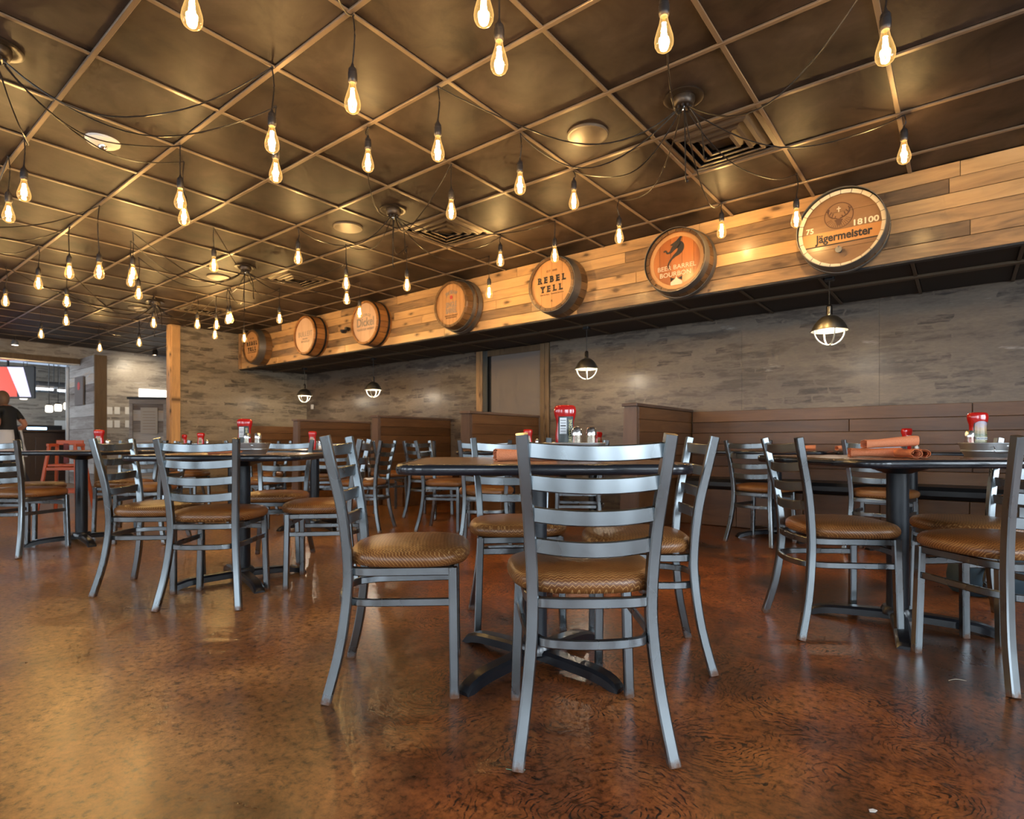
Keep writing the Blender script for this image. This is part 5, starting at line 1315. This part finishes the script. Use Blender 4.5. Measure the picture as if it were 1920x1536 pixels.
for (u0, u1, v, lb) in ((42, 100, 729, 'long fluorescent tube lamp over the bar'), (108, 131, 733, 'shorter fluorescent tube lamp over the bar')):
    a, b = at_x(u0, v, -16.0), at_x(u1, v, -16.0); c = (a + b) / 2
    t = thing('tube_lamp', lb, 'lamp', (c.x, c.y, CEIL)); ln = b.y - a.y
    mb = MB(); mb.bbox((0, 0, c.z - CEIL + 0.05), (0.10, ln, 0.05), 0.006); mb.obj('housing', M['white'], t)
    mb = MB(); mb.lathe([(0.028, -ln / 2), (0.028, ln / 2)], 12, (0, 0, c.z - CEIL), axis='y', cap=True); mb.obj('tube', M['tube'], t)
    for s in (-0.35, 0.35):
        mb = MB(); mb.tube([(0, s * ln, 0), (0, s * ln, c.z - CEIL + 0.07)], 0.006, 6); mb.obj('hanger', M['cord'], t)
p = at_x(76, 808, -16.9)
t = thing('back_bar_cooler', 'lit blue-white back bar cooler behind the counter', 'cooler', (-17.0, p.y, 0))
mb = MB(); mb.bbox((0, 0, 0.62), (0.5, 0.75, 1.24), 0.01); mb.obj('cabinet', M['black'], t)
mb = MB(); mb.bbox((0.255, -0.1, 1.08), (0.02, 0.36, 0.22), 0.004); mb.obj('lit_panel', M['blueglow'], t)
p = at_x(116, 797, X_BARBACK)
o = MB().bbox((0, 0, 0), (0.02, 0.30, 0.22), 0.002).obj('white_sign', M['paper'], loc=(X_BARBACK + 0.012, p.y, p.z)); tag(o, 'white paper sign on the bar back wall', 'sign')
# track rail with spots under bar ceiling
t = thing('track_rail', 'pale metal rail under the bar ceiling inside the opening', 'rail', (-14.2, 1.4, 2.42))
mb = MB(); mb.bbox((0, 0, 0), (0.05, 4.2, 0.05), 0.004); mb.obj('rail', M['white'], t)
for s in (-1.6, 1.6):
    mb = MB(); mb.tube([(0, s, 0), (0, s, CEIL - 2.42)], 0.012, 6); mb.obj('rail_hanger', M['duct'], t)

# stacked orange high chair frame
hx, hy = place(124, 6.9)
t = thing('high_chair', 'orange painted wooden high chair standing by the partition', 'high chair', (hx, hy, 0), YAW + 0.3)
for s in (-1, 1):
    for q in (-1, 1):
        mb = MB(); mb.sweep([(s * 0.20, q * 0.24, 0), (s * 0.13, q * 0.10, 0.80)], rect(0.032, 0.032, 0.004), up=(1, 0, 0)); mb.obj('leg', M['orange'], t)
for z, wx in ((0.25, 0.36), (0.52, 0.32)):
    for q in (-1, 1):
        yy = q * (0.24 - 0.14 * z / 0.80)
        mb = MB(); mb.bbox((0, yy, z), (wx, 0.022, 0.035), 0.003); mb.obj('crossbar', M['orange'], t)
mb = MB(); mb.bbox((0, 0, 0.56), (0.30, 0.28, 0.025), 0.004); mb.obj('seat', M['orange'], t)
for s in (-1, 1):
    mb = MB(); mb.bbox((s * 0.135, 0, 0.80), (0.03, 0.26, 0.035), 0.004); mb.obj('arm_rail', M['orange'], t)
mb = MB(); mb.bbox((0, 0.11, 0.83), (0.28, 0.025, 0.06), 0.004); mb.obj('back_rail', M['orange'], t)
mb = MB(); mb.bbox((0, 0.0, 0.70), (0.05, 0.02, 0.24), 0.004); mb.obj('strap', plain('dark red strap', (0.12, 0.02, 0.02), 0.6), t)

# ================================================================= PERSON
def skin_obj(name, verts, edges, radii, mat, parent, sub=2, root=0):
    me = bpy.data.meshes.new(name); me.from_pydata(verts, edges, [])
    o = bpy.data.objects.new(name, me); COL.objects.link(o)
    md = o.modifiers.new('skin', 'SKIN'); md.use_smooth_shade = True
    for i, r in enumerate(radii):
        sv = me.skin_vertices[0].data[i]; rr = r if isinstance(r, tuple) else (r, r); sv.radius = rr; sv.use_root = (i == root)
    s = o.modifiers.new('sub', 'SUBSURF'); s.levels = sub; s.render_levels = sub
    dg = bpy.context.evaluated_depsgraph_get(); me2 = bpy.data.meshes.new_from_object(o.evaluated_get(dg)); me2.name = name
    bpy.data.objects.remove(o)
    me2.materials.clear(); 
    for mm in (mat if isinstance(mat, list) else [mat]): me2.materials.append(mm)
    o = bpy.data.objects.new(name, me2); COL.objects.link(o); o.parent = parent; return o
hx, hy = place(16, 9.3)
pr = thing('person', 'person in black tee shirt and white apron walking past the bar opening', 'person', (hx, hy, 0), math.radians(90) + YAW)
# local frame: +y is the walking direction (towards picture left), x to the right of the walker
V = [(0, 0, 0.95), (0, 0.01, 1.10), (0, 0.03, 1.26), (0, 0.05, 1.38), (0, 0.07, 1.45),         # pelvis, waist, chest, neck base, neck
     (-0.09, 0, 0.90), (-0.10, 0.10, 0.52), (-0.10, -0.02, 0.10), (-0.10, 0.10, 0.03),            # left leg forward
     (0.09, 0, 0.90), (0.10, -0.03, 0.50), (0.10, -0.26, 0.12), (0.10, -0.17, 0.03),            # right leg trailing
     (-0.18, 0.05, 1.35), (-0.24, -0.04, 1.12), (-0.20, 0.16, 1.00), (-0.17, 0.22, 0.99),            # left arm
     (0.18, 0.05, 1.35), (0.25, -0.07, 1.12), (0.19, 0.12, 0.99), (0.15, 0.19, 0.98)]
Ed = [(0, 1), (1, 2), (2, 3), (3, 4), (0, 5), (5, 6), (6, 7), (7, 8), (0, 9), (9, 10), (10, 11), (11, 12), (3, 13), (13, 14), (14, 15), (15, 16), (3, 17), (17, 18), (18, 19), (19, 20)]
Rd = [(0.15, 0.12), (0.13, 0.10), (0.155, 0.115), (0.11, 0.08), 0.052, 0.095, 0.066, 0.042, 0.04, 0.095, 0.066, 0.042, 0.04, 0.062, 0.046, 0.034, 0.03, 0.062, 0.046, 0.034, 0.03]
body = skin_obj('body', V, Ed, Rd, [M['skin'], M['tee_shirt'], M['trouser']], pr)
for po in body.data.polygons:
    c = po.center; po.material_index = 2 if c.z < 0.94 and abs(c.x) < 0.17 else (1 if c.z > 0.93 and c.z < 1.43 and (abs(c.x) < 0.17 or c.z > 1.22) else 0)
# head
bm = bmesh.new(); bmesh.ops.create_uvsphere(bm, u_segments=28, v_segments=20, radius=1.0)
for v in bm.verts:
    x, y, z = v.co; w = 0.072 * (1 - 0.22 * max(0, -z)); v.co = Vector((x * w, y * 0.092 * (1 - 0.10 * max(0, -z)), z * 0.112))
    if y > 0.85 and -0.25 < z < 0.15: v.co.y += 0.014
me = bpy.data.meshes.new('head'); bm.to_mesh(me); bm.free(); me.shade_smooth(); me.materials.append(M['skin'])
head = bpy.data.objects.new('head', me); COL.objects.link(head); head.parent = pr; head.location = (0, 0.10, 1.555); head.rotation_euler = (math.radians(-8), 0, math.radians(-14))
mb = MB(); mb.lathe([(0.004, 0.022), (0.010, 0.0), (0.014, -0.018), (0.0, -0.024)], 10, (0, 0.094, -0.005), cap=False); mb.obj('nose', M['skin'], head, smooth=60)
for s in (-1, 1):
    mb = MB(); mb.lathe([(0.0, 0.010), (0.008, 0.006), (0.010, 0.0), (0.008, -0.006), (0.0, -0.010)], 10, (s * 0.028, 0.083, 0.012), cap=False); mb.obj('eye', M['white'], head, smooth=60)
    mb = MB(); mb.lathe([(0.0, 0.0), (0.014, 0.004), (0.020, 0.012), (0.0, 0.014)], 10, (s * 0.070, -0.005, 0.0), axis='x', cap=False); mb.obj('ear', M['skin'], head, smooth=60)
    mb = MB(); mb.tube([(s * 0.028 + 0.019 * math.cos(a), 0.097, 0.012 + 0.015 * math.sin(a)) for a in [2 * math.pi * k / 12 for k in range(12)]], 0.0018, 5, closed=True); mb.obj('glasses_rim', M['black'], head)
mb = MB(); mb.tube([(-0.022, 0.083, -0.052), (0, 0.090, -0.055), (0.022, 0.083, -0.052)], 0.004, 6); mb.obj('mouth', plain('lips', (0.40, 0.12, 0.09), 0.5), head)
bm = bmesh.new(); bmesh.ops.create_uvsphere(bm, u_segments=28, v_segments=18, radius=1.0)
kill = [v for v in bm.verts if v.co.y > 0.35 and v.co.z < 0.45]
bmesh.ops.delete(bm, geom=kill, context='VERTS')
for v in bm.verts:
    x, y, z = v.co; v.co = Vector((x * 0.082, y * 0.102 - 0.006, z * 0.120 + 0.006))
    if z < -0.2: v.co.z -= 0.02; v.co.x *= 0.92
me = bpy.data.meshes.new('hair'); bm.to_mesh(me); bm.free(); me.shade_smooth(); me.materials.append(M['hair'])
hair = bpy.data.objects.new('hair', me); COL.objects.link(hair); hair.parent = head
# hands with separate fingers
for s, w in ((-1, V[16]), (1, V[20])):
    base = Vector(w)
    hv = [tuple(base + Vector((0, -0.02, 0))), tuple(base + Vector((-s * 0.01, 0.045, -0.008)))]; he = [(0, 1)]; hr = [(0.026, 0.017), (0.030, 0.014)]
    for f in range(4):
        a = -0.030 + 0.020 * f; ln = (0.060, 0.075, 0.078, 0.066)[f]
        i = len(hv)
        hv += [tuple(base + Vector((-s * 0.01 + a * 0.9, 0.07, -0.008))), tuple(base + Vector((-s * 0.01 + a, 0.07 + ln * 0.55, -0.014))), tuple(base + Vector((-s * 0.01 + a, 0.07 + ln * 0.85, -0.034)))]
        he += [(1, i), (i, i + 1), (i + 1, i + 2)]; hr += [0.009, 0.008, 0.007]
    i = len(hv); hv += [tuple(base + Vector((-s * 0.045, 0.03, 0.004))), tuple(base + Vector((-s * 0.058, 0.062, -0.006)))]; he += [(0, i), (i, i + 1)]; hr += [0.011, 0.008]
    skin_obj('hand', hv, he, hr, M['skin'], pr)
# apron
mb = MB(); n = 20
for j in range(9):
    z = 1.04 - 0.055 * j; f = 1 + 0.05 * j
    for k in range(n + 1):
        a = math.radians(-70 + 320 * k / n); rip = 1 + 0.03 * math.sin(7 * a + j)
        mb.v.append((0.185 * f * math.cos(a) * rip, 0.155 * f * math.sin(a) * rip + 0.005, z))
for j in range(8):
    for k in range(n): mb.add_f([(j * (n + 1) + k, j * (n + 1) + k + 1, (j + 1) * (n + 1) + k + 1, (j + 1) * (n + 1) + k)], 0)
ap = mb.obj('apron', M['apron'], pr, smooth=60); so = ap.modifiers.new('solid', 'SOLIDIFY'); so.thickness = 0.006

# small wall plate near the end wall booth
p = at_y(586, 763, BACK_Y)
t = thing('wall_plate', 'small white wall plate beside the furthest caged pendant', 'switch plate', (p.x, BACK_Y - 0.002, p.z))
mb = MB(); mb.bbox((0, -0.005, 0), (0.08, 0.01, 0.085), 0.002); mb.obj('plate', M['white'], t)
mb = MB(); mb.bbox((0, -0.014, 0), (0.02, 0.012, 0.03), 0.002); mb.obj('toggle', M['white'], t)

# litter on the floor
for (u, v, nm, lb, col_, pts) in ((1636, 1521, 'paper_scrap', 'tiny white paper scrap on the floor at the bottom right', (0.8, 0.78, 0.74), None),
        (1795, 1277, 'straw_wisp', 'thin pale wisp on the floor left of the chair at the right edge', (0.55, 0.48, 0.36), [(-0.03, 0, 0.001), (0, 0.006, 0.003), (0.03, -0.002, 0.001)]),
        (965, 1443, 'green_thread', 'short pale green thread under the nearest chair leg', (0.25, 0.45, 0.30), [(-0.022, 0, 0.001), (-0.006, -0.008, 0.003), (0.014, -0.010, 0.001), (0.026, -0.004, 0.001)])):
    p = at_z(u, v, 0); mb = MB()
    if pts: mb.tube(smooth_path(pts, 5), 0.0009, 5)
    else: mb.prism_z([(-0.009, -0.004), (0.002, -0.006), (0.011, 0.0), (0.004, 0.006), (-0.006, 0.004)], 0.0, 0.0012)
    o = mb.obj(nm, plain(nm, col_, 0.8), loc=(p.x, p.y, 0.0005)); o.rotation_euler = (0, 0, YAW); tag(o, lb, 'litter')
